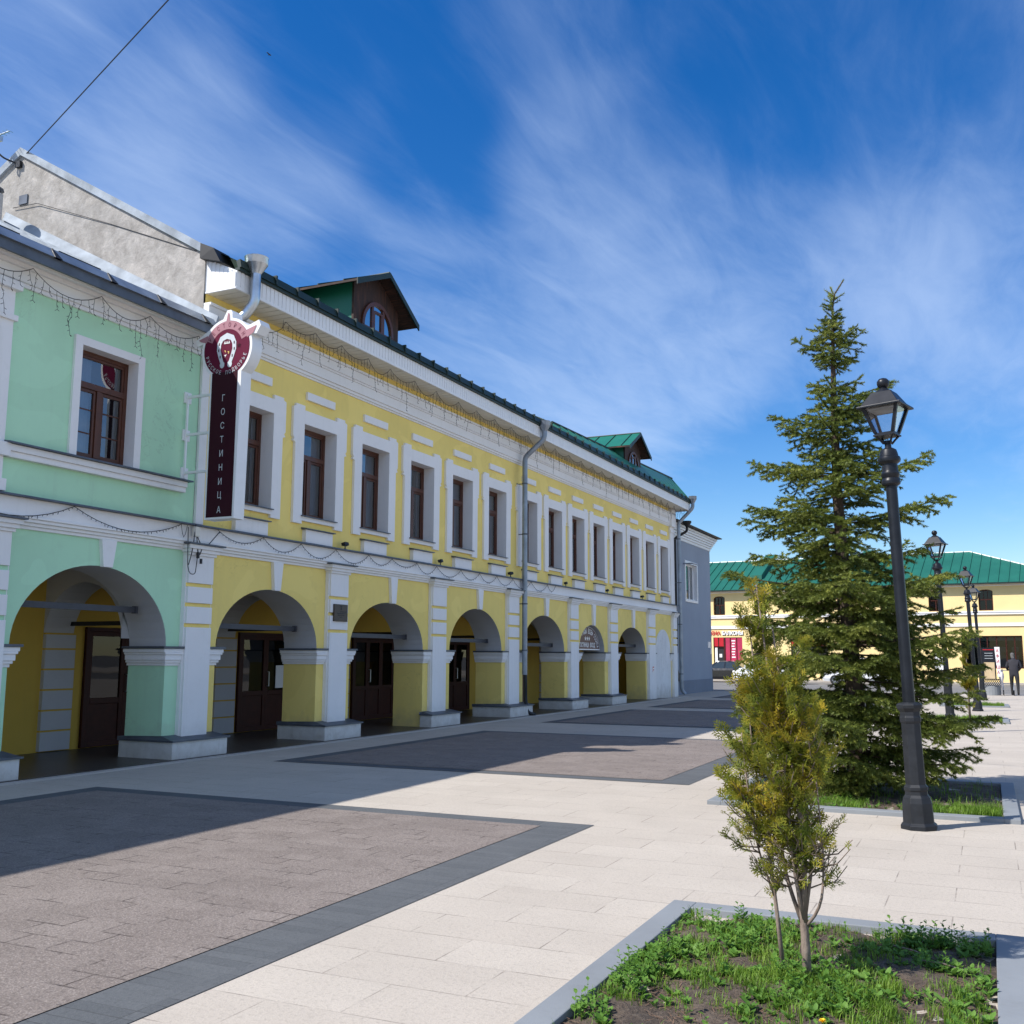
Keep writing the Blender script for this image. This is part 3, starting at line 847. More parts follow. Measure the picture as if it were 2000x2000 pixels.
for y in np.arange(.3, 12.6, .6):
    mb.hexa([(.36, y - .012, zr(.36)), (.36, y + .012, zr(.36)), (-5, y + .012, zr(-5)), (-5, y - .012, zr(-5))], [(.36, y - .012, zr(.36) + .03), (.36, y + .012, zr(.36) + .03), (-5, y + .012, zr(-5) + .03), (-5, y - .012, zr(-5) + .03)], 0)
for a, b in ((0.2, 9.1), (9.75, 10.5)):
    mb.box(-.10, -.06, a, b, zr(-.08) + .02, zr(-.08) + .10, 1)
# flashing where the roof meets the gable wall
mb.hexa([(.35, 12.52, zr(.35) + .01), (.35, 12.61, zr(.35) + .01), (-4.95, 12.61, zr(-4.95) + .01), (-4.95, 12.52, zr(-4.95) + .01)],
        [(.35, 12.59, zr(.35) + .20), (.35, 12.61, zr(.35) + .20), (-4.95, 12.61, zr(-4.95) + .20), (-4.95, 12.59, zr(-4.95) + .20)], 0)
mb.build('roof', [M['roof_zinc'], M['black']], greenb, GREEN_O)
# vent pipe on the green roof
mb = MB(); vx, vy = -4.6, 12.05
mb.box(vx - .11, vx + .11, vy - .11, vy + .11, zr(vx) - .05, 10.02, 0)
v_ = mb.build('vent_pipe', M['zinc'], greenb, GREEN_O)
mb = MB(); mb.lathe([(.12, 0), (.17, .02), (.16, .05), (.02, .10)], (vx, vy, 10.06), 12); mb.box(vx - .015, vx + .015, vy - .09, vy + .09, 10.0, 10.08)
mb.build('cap', M['flash'], v_, GREEN_O)

# ---- windows
def make_window(name, W, Z0, Z1, xr=-.20, bars=False, lw=.46, rw=.12):
    """local origin: bottom middle of the opening, wall face x = 0. Mesh itself is the wooden frame"""
    H = Z1 - Z0; h = W / 2
    mb = MB(); a, b = xr - .06, xr
    t = .065
    mb.box(a, b, -h, -h + t, 0, H); mb.box(a, b, h - t, h, 0, H); mb.box(a, b, -h + t, h - t, 0, t); mb.box(a, b, -h + t, h - t, H - t, H)
    zt = H * .685
    mb.box(a - .01, b + .015, -h + t, h - t, zt - .045, zt + .045)
    mb.box(a - .005, b + .01, -.05, .05, t, zt - .045)
    for s in (-1, 1):                                        # sash rims
        y0, y1 = (-h + t, -.05) if s < 0 else (.05, h - t)
        mb.box(a, b - .012, y0, y0 + .045, t, zt - .045); mb.box(a, b - .012, y1 - .045, y1, t, zt - .045)
        mb.box(a, b - .012, y0 + .045, y1 - .045, t, t + .05); mb.box(a, b - .012, y0 + .045, y1 - .045, zt - .09, zt - .045)
    mb.box(a, b - .012, -h + t, h - t, H - t - .04, H - t); mb.box(a, b - .012, -h + t, -h + t + .04, zt + .045, H - t - .04); mb.box(a, b - .012, h - t - .04, h - t, zt + .045, H - t - .04)
    if bars:
        for k in (1, 2):
            z = t + (zt - t) * k / 3
            mb.box(a + .01, b - .025, -h + t + .045, -.095, z - .010, z + .010); mb.box(a + .01, b - .025, .095, h - t - .045, z - .010, z + .010)
    w = mb.build(name, M['wood_frame'], None, bevel=.004)
    mb = MB(); x = xr - .035
    mb.face([(x, -h + t, t), (x, h - t, t), (x, h - t, H - t), (x, -h + t, H - t)])
    mb.build('pane', M['glass'], w)
    mb = MB()                                                # net curtains hung in folds, dark room behind
    def drape(y0, y1, xx):
        n = max(6, int((y1 - y0) * 60)); pts = []
        for i in range(n + 1):
            y = y0 + (y1 - y0) * i / n
            pts.append((xx + .014 * math.sin(i * 1.25) + .006 * math.sin(i * .41), y))
        for p, q in zip(pts[:-1], pts[1:]):
            mb.face([(p[0], p[1], .02), (q[0], q[1], .02), (q[0], q[1], H), (p[0], p[1], H)], 0)
    drape(-h, -h + W * lw, xr - .13); drape(h - W * rw, h, xr - .13)
    mb.face([(xr - .45, -h - .25, -.1), (xr - .45, h + .25, -.1), (xr - .45, h + .25, H + .1), (xr - .45, -h - .25, H + .1)], 1)
    for s in (-1, 1):
        mb.face([(xr - .062, s * (h + .25), -.1), (xr - .45, s * (h + .25), -.1), (xr - .45, s * (h + .25), H + .1), (xr - .062, s * (h + .25), H + .1)], 1)
    mb.face([(xr - .062, -h - .25, H + .1), (xr - .45, -h - .25, H + .1), (xr - .45, h + .25, H + .1), (xr - .062, h + .25, H + .1)], 1)
    mb.face([(xr - .062, -h - .25, -.1), (xr - .45, -h - .25, -.1), (xr - .45, h + .25, -.1), (xr - .062, h + .25, -.1)], 1)
    mb.build('curtain', [M['curtain'], M['dark']], w)
    return w

def reveal(mb, h, H, xo, xi):
    mb.face([(xi, -h, 0), (xo, -h, 0), (xo, -h, H), (xi, -h, H)]); mb.face([(xo, h, 0), (xi, h, 0), (xi, h, H), (xo, h, H)])
    mb.face([(xi, -h, H), (xo, -h, H), (xo, h, H), (xi, h, H)]); mb.face([(xo, -h, 0), (xi, -h, 0), (xi, h, 0), (xo, h, 0)])

# yellow window with its eared surround, little panel above and block below
win = make_window('window', 1.06, WZ0, WZ1, -.22)
win.parent = yellowb
h, H = .53, WZ1 - WZ0
out = [(-.27, -.09), (-.27, -.15), (-.80, -.15), (-.80, .60), (-.80, 1.36), (-.875, 1.38), (-.84, 1.43), (-.875, 1.475), (-.875, 2.035), (-.80, 2.075), (-.80, 2.105), (-.52, 2.105), (-.52, 2.02), (-.27, 2.02)]
outer = out + [(-y, z) for y, z in out[::-1]]
inner = [(-h, 0), (-h, H), (h, H), (h, 0)]
mb = MB(); xo = .055
def P3(p, x): return (x, p[0], p[1])
# front face as strips: left jamb, right jamb, head, apron
for s in (-1, 1):
    poly = [(s * h, -.09), (s * .27, -.09) , (s * .53, -.15), (s * .80, -.15), (s * .80, 1.36), (s * h, 1.36)]
    poly = [(s * .53, -.15), (s * .80, -.15), (s * .80, 1.36), (s * .53, 1.36)]
    mb.prism([P3(p, 0) for p in poly], (-.01, 0, 0), (xo, 0, 0))
    poly = [(s * .53, 1.36), (s * .80, 1.36), (s * .875, 1.385), (s * .835, 1.43), (s * .875, 1.475), (s * .875, 2.035), (s * .80, 2.06), (s * .80, 2.105), (s * .53, 2.105)]
    mb.prism([P3(p, 0) for p in poly], (-.01, 0, 0), (xo, 0, 0))
mb.prism([P3(p, 0) for p in [(-.53, H), (.53, H), (.53, 2.02), (-.53, 2.02)]], (-.01, 0, 0), (xo, 0, 0))
mb.prism([P3(p, 0) for p in [(-.53, -.09), (.53, -.09), (.53, -.001), (-.53, -.001)]], (-.01, 0, 0), (xo, 0, 0))
reveal(mb, h, H, -.01, -.28)
mb.prism([P3(p, 0) for p in [(-.455, 2.245), (.455, 2.245), (.455, 2.395), (-.455, 2.395)]], (-.01, 0, 0), (.05, 0, 0))
mb.prism([P3(p, 0) for p in [(-.43, -.49), (.43, -.49), (.43, -.25), (-.43, -.25)]], (-.01, 0, 0), (.09, 0, 0))
mb.build('surround', M['white'], win)
mb = MB()
mb.hexa([(-.22, -.53, .003), (.10, -.57, -.012), (.10, .57, -.012), (-.22, .53, .003)], [(-.22, -.53, .022), (.10, -.57, .006), (.10, .57, .006), (-.22, .53, .022)])
mb.hexa([(-.01, -.47, -.246), (.14, -.47, -.246), (.14, .47, -.246), (-.01, .47, -.246)], [(-.01, -.47, -.205), (.135, -.47, -.228), (.135, .47, -.228), (-.01, .47, -.205)])
mb.build('sill', M['flash'], win)
CURT = [c_.data for c_ in children(win) if c_.name.startswith('curtain')]
for lw, rw in ((.30, .30), (.10, .45), (.60, .05)):
    w_ = make_window('window', 1.06, WZ0, WZ1, -.22, lw=lw, rw=rw)
    for c_ in children(w_):
        if c_.name.startswith('curtain'): CURT.append(c_.data)
        bpy.data.objects.remove(c_)
    bpy.data.objects.remove(w_)
for i, y in enumerate(WY):
    w = win if i == 0 else copy_tree(win, yellowb)
    w.location = (0, y - YELLOW_O[1], WZ0)
    for c_ in children(w):
        if c_.name.startswith('curtain'): c_.data = CURT[(i * 5 + i // 3) % 4]
# green window
gw = make_window('window', 1.06, 4.38, 6.0, -.16, bars=True); gw.parent = greenb; gw.location = (0, 10.71 - GREEN_O[1], 4.38)
mb = MB()
for s in (-1, 1):
    mb.prism([(0, s * .53, -.03), (0, s * .66, -.03), (0, s * .66, 1.74), (0, s * .53, 1.74)], (-.01, 0, 0), (.045, 0, 0))
mb.prism([(0, -.53, 1.62), (0, .53, 1.62), (0, .53, 1.74), (0, -.53, 1.74)], (-.01, 0, 0), (.045, 0, 0))
reveal(mb, .53, 1.62, -.01, -.22)
mb.build('surround', M['white'], gw)

# ---- yellow building: frieze, eave, roof
mb = MB()
for (a, b, x) in ((6.86, 6.90, .03), (6.90, 6.955, .06), (6.955, 7.00, .09), (7.00, 7.16, .075), (7.16, 7.20, .10), (7.20, 7.37, .125), (7.37, 7.42, .16)):
    mb.box(-.01, x, 12.62, 40.58, a, b)
mb.box(-.01, .05, 12.62, 12.80, 3.70, 6.86); mb.box(-.01, .07, 40.08, 40.60, 3.70, 6.86); mb.box(-.01, .10, 40.04, 40.63, 6.62, 6.70); mb.box(-.01, .16, 40.0, 40.64, 6.86, 7.58)
mb.build('frieze', M['white'], yellowb, YELLOW_O, bevel=.008)
E0, E1 = 12.66, 41.15
mb = MB()
y = E0
while y < E1 - .01:
    y1 = min(y + .20, E1); mb.box(0.002, .60, y, y1 - .022, 7.60, 7.625, 0); y = y1
mb.box(0.002, .60, E0, E1, 7.622, 7.64, 1)
mb.build('soffit', [M['soffit'], M['tie']], yellowb, YELLOW_O)
mb = MB()
y = E0
while y < E1 - .01:
    y1 = min(y + .11, E1); mb.box(.622, .648, y, y1 - .016, 7.635, 7.90); y = y1
mb.box(.60, .630, E0, E1, 7.60, 7.91); mb.box(.622, .656, E0, E1, 7.585, 7.635)
# boxed-in end of the eave
x = -.04
while x < .62:
    x1 = min(x + .085, .64); mb.box(x, x1 - .008, E0 - .022, E0, 7.61, 8.22 - .53 * max(0, x1)); x = x1
mb.face([(0, E0 - .001, 7.60), (.64, E0 - .001, 7.60), (.64, E0 - .001, 7.9), (0, E0 - .001, 8.2)])
mb.box(-.02, .656, E0 - .03, E0, 7.585, 7.612)
mb.box(.0, .64, E1, E1 + .02, 7.60, 8.0)
mb.build('fascia', M['siding'], yellowb, YELLOW_O)
mb = MB()
mb.box(.60, .70, E0, E1, 7.905, 7.95)
mb.hexa([(.66, E0, 7.95), (.73, E0, 7.95), (.73, E1, 7.95), (.66, E1, 7.95)], [(.62, E0, 8.07), (.70, E0, 8.09), (.70, E1, 8.09), (.62, E1, 8.07)])
for y in np.arange(E0 + .3, E1, .62):
    mb.box(.60, .745, y - .02, y + .02, 7.96, 8.115)
mb.build('gutter', M['roof_dark'], yellowb, YELLOW_O)
SY = .525
zy = lambda x: 8.05 + SY * (.68 - x)
mb = MB()
ym = 28.0
mb.face([(.68, E0, zy(.68)), (.68, ym, zy(.68)), (-4.7, ym, zy(-4.7)), (-4.7, E0, zy(-4.7))], 0)
mb.face([(-4.7, E0, zy(-4.7)), (-4.7, 41.0, zy(-4.7)), (-10.1, 41.0, 8.0), (-10.1, E0, 8.0)], 0)
# farther half: a steep skirt, then the shallower slope behind it
mb.face([(.66, ym, 8.06), (.66, 41.1, 8.06), (-.12, 41.1, 9.02), (-.12, ym, 8.66)], 0)
mb.face([(-.12, ym, 8.66), (-.12, 41.1, 9.02), (-4.7, 41.1, zy(-4.7)), (-4.7, ym, zy(-4.7))], 0)
mb.face([(.66, ym, 8.05), (-.12, ym, 8.66), (-.12, ym, 8.0)], 0)
mb.tube([(-.11, ym - .02, 8.67), (-.11, 41.1, 9.03)], .035, 6, 1)
for y in np.arange(ym + .5, 41, .62):
    k = (y - ym) / 13.1; zt_ = 8.66 + .36 * k
    mb.hexa([(.66, y - .012, 8.06), (.66, y + .012, 8.06), (-.12, y + .012, zt_), (-.12, y - .012, zt_)], [(.68, y - .012, 8.08), (.68, y + .012, 8.08), (-.10, y + .012, zt_ + .02), (-.10, y - .012, zt_ + .02)], 0)
mb.build('roof', [M['roof_green'], M['roof_dark']], yellowb, YELLOW_O)
# party wall rising above the green roof
mb = MB()
gz = lambda x: 8.26 + .595 * (0.0 - x)
tri = [(0.0, 0, 3.6), (0.0, 0, gz(0)), (-4.64, 0, gz(-4.64)), (-9.3, 0, gz(0)), (-9.3, 0, 3.6)]
mb.prism(tri, (0, 12.614, 0), (0, 12.66, 0))
gwall = mb.build('gable_wall', M['gable'], yellowb, YELLOW_O)
mb = MB()
for (xa, xb_) in ((.02, -4.64), (-9.3, -4.64)):
    za, zb_ = gz(0), gz(-4.64)
    mb.hexa([(xa, 12.56, za), (xb_, 12.56, zb_), (xb_, 12.72, zb_), (xa, 12.72, za)], [(xa, 12.55, za + .15), (xb_, 12.55, zb_ + .15), (xb_, 12.73, zb_ + .15), (xa, 12.73, za + .15)])
mb.build('coping', M['roof_zinc'], gwall, YELLOW_O)
mb = MB(); mb.hexa([(-.02, 12.50, 8.16), (.40, 12.52, 8.05), (.40, 12.9, 8.05), (-.02, 12.9, 8.16)], [(-.02, 12.50, 8.43), (.26, 12.50, 8.30), (.26, 12.9, 8.30), (-.02, 12.9, 8.43)])
mb.build('corner_flashing', M['black'], gwall, YELLOW_O)

# ---- dormers
def dormer(yc, hw, zl, zap, zr_, front=.30, over=.30):
    """hw half width of the box, zl eave height, zap ridge height"""
    mb = MB(); zb = zy(front) - .02
    back = -2.4
    zw = {-1: zap - (zap - zl) / (hw + .36) * hw - .05, 1: zap - (zap - zr_) / (hw + .36) * hw - .05}
    mb.prism([(0, yc - hw, zb), (0, yc + hw, zb), (0, yc + hw, zw[1]), (0, yc, zap - .05), (0, yc - hw, zw[-1])], (front - .05, 0, 0), (front, 0, 0), 0)
    for s in (-1, 1):
        y = yc + s * (hw - .02)
        mb.face([(front - .05, y, zb), (back, y, zb + .3), (back, y, zw[s]), (front - .05, y, zw[s])], 1)
    d = mb.build('dormer', [M['old_wood'], M['roof_green']], yellowb, YELLOW_O)
    mb = MB()
    for s in (-1, 1):
        e = yc + s * (hw + .36); ze = zl if s < 0 else zr_
        lo = [(front + over, yc, zap - .05), (front + over, e, ze - .05), (back, e, ze - .05), (back, yc, zap - .05)]
        hi = [(front + over, yc, zap), (front + over, e, ze), (back, e, ze), (back, yc, zap)]
        mb.hexa(lo, [(x, y, z - .004) for x, y, z in hi], 2); mb.face([(x, y, z + .004) for x, y, z in (hi if s > 0 else hi[::-1])], 0)
        mb.hexa([(front + over, yc, zap - .10), (front + over + .025, yc, zap - .10), (front + over + .025, e, ze - .12), (front + over, e, ze - .12)],
                [(front + over, yc, zap + .012), (front + over + .025, yc, zap + .012), (front + over + .025, e, ze + .012), (front + over, e, ze + .012)], 1)
        for x in np.arange(back + .2, front + over - .1, .62):
            mb.hexa([(x - .012, yc, zap), (x + .012, yc, zap), (x + .012, e, ze), (x - .012, e, ze)], [(x - .012, yc, zap + .03), (x + .012, yc, zap + .03), (x + .012, e, ze + .03), (x - .012, e, ze + .03)], 1)
    mb.tube([(front + over, yc, zap + .01), (back, yc, zap + .01)], .03, 6, 1)
    mb.build('dormer_roof', [M['roof_green'], M['roof_dark'], M['old_wood']], d, YELLOW_O)
    # half-round window
    r0, r1 = .60, .52; zc = zb + .10; kz = 1.0
    mb = MB(); n = 24
    for i in range(n):
        a, b = PI * i / n, PI * (i + 1) / n
        q = [(yc - r1 * math.cos(a), zc + kz * r1 * math.sin(a)), (yc - r0 * math.cos(a), zc + kz * r0 * math.sin(a)), (yc - r0 * math.cos(b), zc + kz * r0 * math.sin(b)), (yc - r1 * math.cos(b), zc + kz * r1 * math.sin(b))]
        mb.prism([(0, y, z) for y, z in q], (front - .01, 0, 0), (front + .05, 0, 0))
    mb.box(front, front + .04, yc - .24, yc - .17, zc, zc + kz * .50); mb.box(front, front + .04, yc + .17, yc + .24, zc, zc + kz * .50)
    mb.box(front, front + .04, yc - .17, yc - .12, zc, zc + .40); mb.box(front, front + .04, yc + .12, yc + .17, zc, zc + .40)
    mb.box(front, front + .04, yc - .12, yc + .12, zc + .36, zc + .41); mb.box(front, front + .04, yc - .6, yc + .6, zc - .07, zc)
    w = mb.build('dormer_window', M['wood_frame'], d, YELLOW_O)
    mb = MB(); mb.face([(front + .012, yc - r1 * math.cos(PI * i / n), zc + kz * r1 * math.sin(PI * i / n)) for i in range(n + 1)])
    mb.build('pane', M['shop_glass'], w, YELLOW_O)
dormer(17.45, .86, 9.03, 9.55, 8.78)
dormer(34.60, .90, 8.92, 9.60, 8.92)

# ---- downpipes
def downpipe(path, r, mat, funnel, parent=yellowb, O=YELLOW_O, clips=()):
    mb = MB()
    mb.tube(path, r, 14)
    for p in path[1:-1]:
        pass
    d = mb.build('downpipe', mat, parent, O, autos=50)
    mb = MB(); fx, fy, fz = funnel
    mb.lathe([(r, 0), (r * 1.15, .02), (r * 2.2, .16), (r * 2.3, .17), (r * 2.3, .27), (r * 2.4, .285), (r * 2.1, .285), (r * 1.0, .1)], (fx, fy, fz), 16)
    mb.build('funnel', mat, d, O, autos=40)
    for (x, y, z) in clips:
        mb = MB(); mb.lathe([(r * 1.08, -.02), (r * 1.14, -.01), (r * 1.14, .01), (r * 1.08, .02)], (x, y, z), 14); mb.box(0, x, y - .008, y + .008, z - .012, z + .012)
        mb.box(0.0, .012, y - .03, y + .03, z - .03, z + .03)
        mb.build('clip', M['flash'], d, O)
    return d
def bent(pts, rad=.12, n=5):
    out = [Vector(pts[0])]
    for a, b, c in zip(pts[:-2], pts[1:-1], pts[2:]):
        a, b, c = Vector(a), Vector(b), Vector(c)
        u = (a - b).normalized() * rad; w = (c - b).normalized() * rad
        for i in range(n + 1):
            t = i / n
            out.append(b + u * (1 - t) ** 2 + w * t * t)
    out.append(Vector(pts[-1]))
    return out
downpipe(bent([(.76, 13.0, 7.98), (.76, 13.0, 7.45), (.58, 12.92, 7.16), (.20, 12.74, 7.0)]), .085, M['zinc'], (.76, 13.0, 7.93))
downpipe(bent([(.76, 25.36, 7.80), (.76, 25.36, 7.55), (.24, 25.20, 7.04), (.24, 25.20, 1.1)]), .072, M['pipe'], (.76, 25.36, 7.76), clips=[(.24, 25.2, z) for z in (6.3, 4.9, 3.0, 1.75)])
downpipe(bent([(.80, 40.95, 7.95), (.80, 40.95, 7.70), (.24, 40.72, 7.06), (.24, 40.72, .25), (.36, 40.80, .10)]), .072, M['pipe'], (.80, 40.95, 7.90), clips=[(.24, 40.72, z) for z in (6.4, 4.6, 2.9, .9)])

# ------------------------------------------------------------------ grey building past the arcade
GO = (-.3, 45, 0)
greyb = empty('grey_building', GO, 'plain blue grey rendered building with white cornice past the yellow arcade', 'building')
mb = MB(); gx = -.30
holed_wall(mb, 40.6, 48.05, .58, 6.7, [(43.62, 45.48, 4.08, 5.68)], gx, 0)
mb.face([(gx, 48.05, .58), (-10, 48.05, .58), (-10, 48.05, 6.7), (gx, 48.05, 6.7)], 0)
mb.face([(gx + .02, 40.6, -.1), (gx + .02, 48.07, -.1), (gx + .02, 48.07, .58), (gx + .02, 40.6, .58)], 1)
mb.face([(gx + .02, 48.07, -.1), (-10, 48.07, -.1), (-10, 48.07, .58), (gx + .02, 48.07, .58)], 1)
mb.face([(gx + .02, 40.6, .58), (gx + .02, 48.07, .58), (gx, 48.05, .58), (gx, 40.6, .58)], 1)
mb.build('wall', [M['grey_wall'], M['grey_base']], greyb, GO)
mb = MB()
for k in range(6):
    o = .04 + .055 * k
    mb.box(gx - .02, gx + o, 40.66, 48.05 + o, 6.62 + .095 * k, 6.62 + .095 * (k + 1) - .012)
mb.box(gx - .02, gx + .03, 40.66, 48.08, 6.6, 7.2)
mb.build('cornice', M['siding'], greyb, GO)
mb = MB(); mb.hexa([(gx + .50, 40.66, 7.20), (gx + .50, 48.5, 7.20), (-10, 48.5, 7.20), (-10, 40.66, 7.20)], [(gx + .52, 40.66, 7.24), (gx + .52, 48.55, 7.24), (-6, 46, 8.7), (-6, 40.66, 8.7)])
mb.build('roof', M['black'], greyb, GO)
mb = MB()
hw_, H_ = .93, 1.6
yc_ = 44.55
a, b = gx - .22, gx - .16
for (y0, y1, z0, z1) in ((-.93, -.86, 0, 1.6), (.86, .93, 0, 1.6), (-.86, .86, 0, .07), (-.86, .86, 1.53, 1.6), (-.33, -.25, .07, 1.53), (.25, .33, .07, 1.53)):
    mb.box(a, b, yc_ + y0, yc_ + y1, 4.08 + z0, 4.08 + z1)
w = mb.build('window', M['sign_white'], greyb, GO)
mb = MB(); mb.face([(gx - .19, yc_ - .86, 4.15), (gx - .19, yc_ + .86, 4.15), (gx - .19, yc_ + .86, 5.61), (gx - .19, yc_ - .86, 5.61)])
mb.build('pane', M['glass'], w, GO)
mb = MB(); mb.face([(gx - .5, yc_ - 1.5, 3.8), (gx - .5, yc_ + 1.5, 3.8), (gx - .5, yc_ + 1.5, 6), (gx - .5, yc_ - 1.5, 6)]); mb.build('dark_inside', M['dark'], w, GO)
mb = MB()
for (y0, y1, z0, z1) in ((-1.07, -.93, -.10, 1.72), (.93, 1.07, -.10, 1.72), (-.93, .93, 1.60, 1.72), (-.93, .93, -.10, -.0)):
    mb.box(gx - .22, gx + .035, yc_ + y0, yc_ + y1, 4.08 + z0, 4.08 + z1)
mb.build('surround', M['sign_white'], w, GO)
mb = MB(); mb.tube([(gx - .01, 43.3, 5.62), (gx + .40, 43.3, 5.62), (gx + .40, 44.2, 5.62)], .03, 6); mb.build('bracket', M['pipe'], greyb, GO)
mb = MB(); mb.box(gx, gx + .03, 47.3, 47.75, 2.0, 2.28); n_ = mb.build('house_plate', M['sign_white'], greyb, GO)
mb = MB(); mb.box(gx, gx + .03, 47.75, 47.88, 1.72, 1.98); mb.build('small_plate', M['sign_white'], greyb, GO)
# black plastic downpipe of the grey building
mb = MB(); mb.tube(bent([(gx + .62, 41.75, 7.05), (gx + .62, 41.75, 6.85), (gx + .12, 41.62, 6.55), (gx + .12, 41.62, 1.75)], .10), .055, 10); d_ = mb.build('downpipe', M['black'], greyb, GO, autos=50)
mb = MB(); mb.lathe([(.05, 0), (.06, .02), (.19, .20), (.19, .27), (.15, .27), (.05, .05)], (gx + .62, 41.75, 7.0), 14); mb.build('funnel', M['black'], d_, GO, autos=40)
mb = MB(); mb.hexa([(gx + .03, 41.9, .58), (gx + .10, 41.9, .58), (gx + .10, 42.4, .55), (gx + .03, 42.4, .55)], [(gx + .03, 41.85, 1.15), (gx + .05, 41.85, 1.15), (gx + .05, 41.9, 1.15), (gx + .03, 41.9, 1.15)])
mb.build('broken_pipe', M['black'], greyb, GO)

# ------------------------------------------------------------------ far shop building across the road
FA = Vector((-7.27034, 75.89423, 0)); FT = Vector((.996938, -.078191, 0)); FN = Vector((-.078191, -.996938, 0))
farb = empty('shop_building', (FA.x, FA.y, 0), 'cream yellow two storey shop row with green hipped roof across the road', 'building', rz=math.atan2(FT.y, FT.x))
# local frame: x along the street front, y into the building (away from the plaza), z up
class FB(MB):
    pass
WS = [-11.4, -8.35, -5.3, -2.25, .755, 3.85, 6.9, 9.8, 12.72, 15.85, 18.95, 21.9]
mb = MB()
S0, S1, ZE = -14.0, 24.3, 6.55
holes = [(s - .44, s + .44, 4.68, 6.08) for s in WS] + [(.24, 2.44, .10, 3.02), (17.31, 20.98, .90, 3.02), (12.6, 14.4, .1, 2.6), (6.0, 8.6, .5, 2.9)]
xs = sorted({S0, S1, *[h[0] for h in holes], *[h[1] for h in holes]}); zs = sorted({0, ZE, *[h[2] for h in holes], *[h[3] for h in holes]})
for a, b in zip(xs[:-1], xs[1:]):
    for c, d in zip(zs[:-1], zs[1:]):
        mx, mz = (a + b) / 2, (c + d) / 2
        if any(h[0] < mx < h[1] and h[2] < mz < h[3] for h in holes): continue
        mb.face([(a, 0, c), (b, 0, c), (b, 0, d), (a, 0, d)])
for h in holes:
    a, b, c, d = h; k = .3
    mb.face([(a, 0, c), (a, k, c), (a, k, d), (a, 0, d)]); mb.face([(b, 0, d), (b, k, d), (b, k, c), (b, 0, c)]); mb.face([(a, 0, d), (a, k, d), (b, k, d), (b, 0, d)]); mb.face([(a, 0, c), (b, 0, c), (b, k, c), (a, k, c)])
mb.face([(S1, 0, 0), (S1, 10, 0), (S1, 10, ZE), (S1, 0, ZE)]); mb.face([(S0, 10, 0), (S0, 0, 0), (S0, 0, ZE), (S0, 10, ZE)])
mb.face([(S0, 10, 0), (S0, 10, ZE), (S1, 10, ZE), (S1, 10, 0)])
mb.build('wall', M['far_yellow'], farb)
mb = MB()
for z0, z1, o in ((3.65, 3.86, .07), (4.42, 4.56, .09), (4.56, 4.64, .13), (6.30, 6.36, .05), (6.40, 6.54, .12)):
    mb.box(S0, S1 + .01, -o, .02, z0, z1)
mb.build('band', M['white'], farb)
mb = MB()
o = .55; rz_ = 9.1; dp = 5.0; e = 6.50
A1, B1 = (S0, -o, e), (S1 + o, -o, e); A2, B2 = (S0, dp, rz_), (17.72, dp, rz_); C1, D1 = (S1 + o, 10 + o, e), (S0, 10 + o, e)
mb.face([A1, B1, B2, A2], 0); mb.face([B1, C1, B2], 0); mb.face([C1, D1, A2, B2], 0)
mb.box(S0, S1 + o, -o, 0, e - .07, e - .015, 1)
def rz_at(y): return e + (rz_ - e) * (y + o) / (dp + o)
for s in np.arange(S0 + .3, S1 + .4, .62):
    y1 = dp if s < 17.72 else dp - (s - 17.72) / (S1 + o - 17.72) * (dp + o)
    if y1 < 0: continue
    mb.hexa([(s - .025, -o, e), (s + .025, -o, e), (s + .025, y1, rz_at(y1)), (s - .025, y1, rz_at(y1))], [(s - .02, -o, e + .06), (s + .02, -o, e + .06), (s + .02, y1, rz_at(y1) + .06), (s - .02, y1, rz_at(y1) + .06)], 0)
mb.tube([A2, B2, B1], .05, 6, 2)
for s in (2.95, 10.4):                                     # fire walls clad in the same sheet
    mb.hexa([(s, 1.2, rz_at(1.2)), (s + .75, 1.2, rz_at(1.2)), (s + .75, dp + .2, rz_), (s, dp + .2, rz_)], [(s, 1.2, rz_at(1.2) + .35), (s + .75, 1.2, rz_at(1.2) + .35), (s + .75, dp + .2, rz_ + .45), (s, dp + .2, rz_ + .45)], 0)
mb.build('roof', [M['roof_far'], M['roof_dark'], M['siding']], farb)
for i, s in enumerate(WS):
    mb = MB(); a, b = .16, .22
    for (x0, x1, z0, z1) in ((-.44, -.36, 0, 1.4), (.36, .44, 0, 1.4), (-.36, .36, 0, .07), (-.36, .36, 1.33, 1.4), (-.36, .36, .70, .77), (-.03, .03, .07, .70), (-.14, -.11, .77, 1.33), (.11, .14, .77, 1.33)):
        mb.box(s + x0, s + x1, a, b, 4.68 + z0, 4.68 + z1)
    # segmental head
    P = [(s + .44 * math.cos(PI - PI * k / 10), 5.93 + .15 * math.sin(PI * k / 10)) for k in range(11)]
    w = mb.build('window', M['door_wood'], farb)
    mb = MB(); mb.face([(s - .36, .2, 4.75), (s + .36, .2, 4.75), (s + .36, .2, 6.0), (s - .36, .2, 6.0)]); mb.build('pane', M['shop_glass'], w)
    mb = MB(); mb.face([(s - .6, .8, 4.5), (s + .6, .8, 4.5), (s + .6, .8, 6.3), (s - .6, .8, 6.3)]); mb.build('dark_inside', M['dark'], w)
    mb = MB()
    for p, q in zip(P[:-1], P[1:]):
        mb.face([(p[0], -.004, p[1]), (q[0], -.004, q[1]), (q[0], -.004, 6.09), (p[0], -.004, 6.09)])
        mb.face([(p[0], -.004, p[1]), (p[0], .2, p[1]), (q[0], .2, q[1]), (q[0], -.004, q[1])])
    mb.build('arched_head', M['far_yellow'], w)
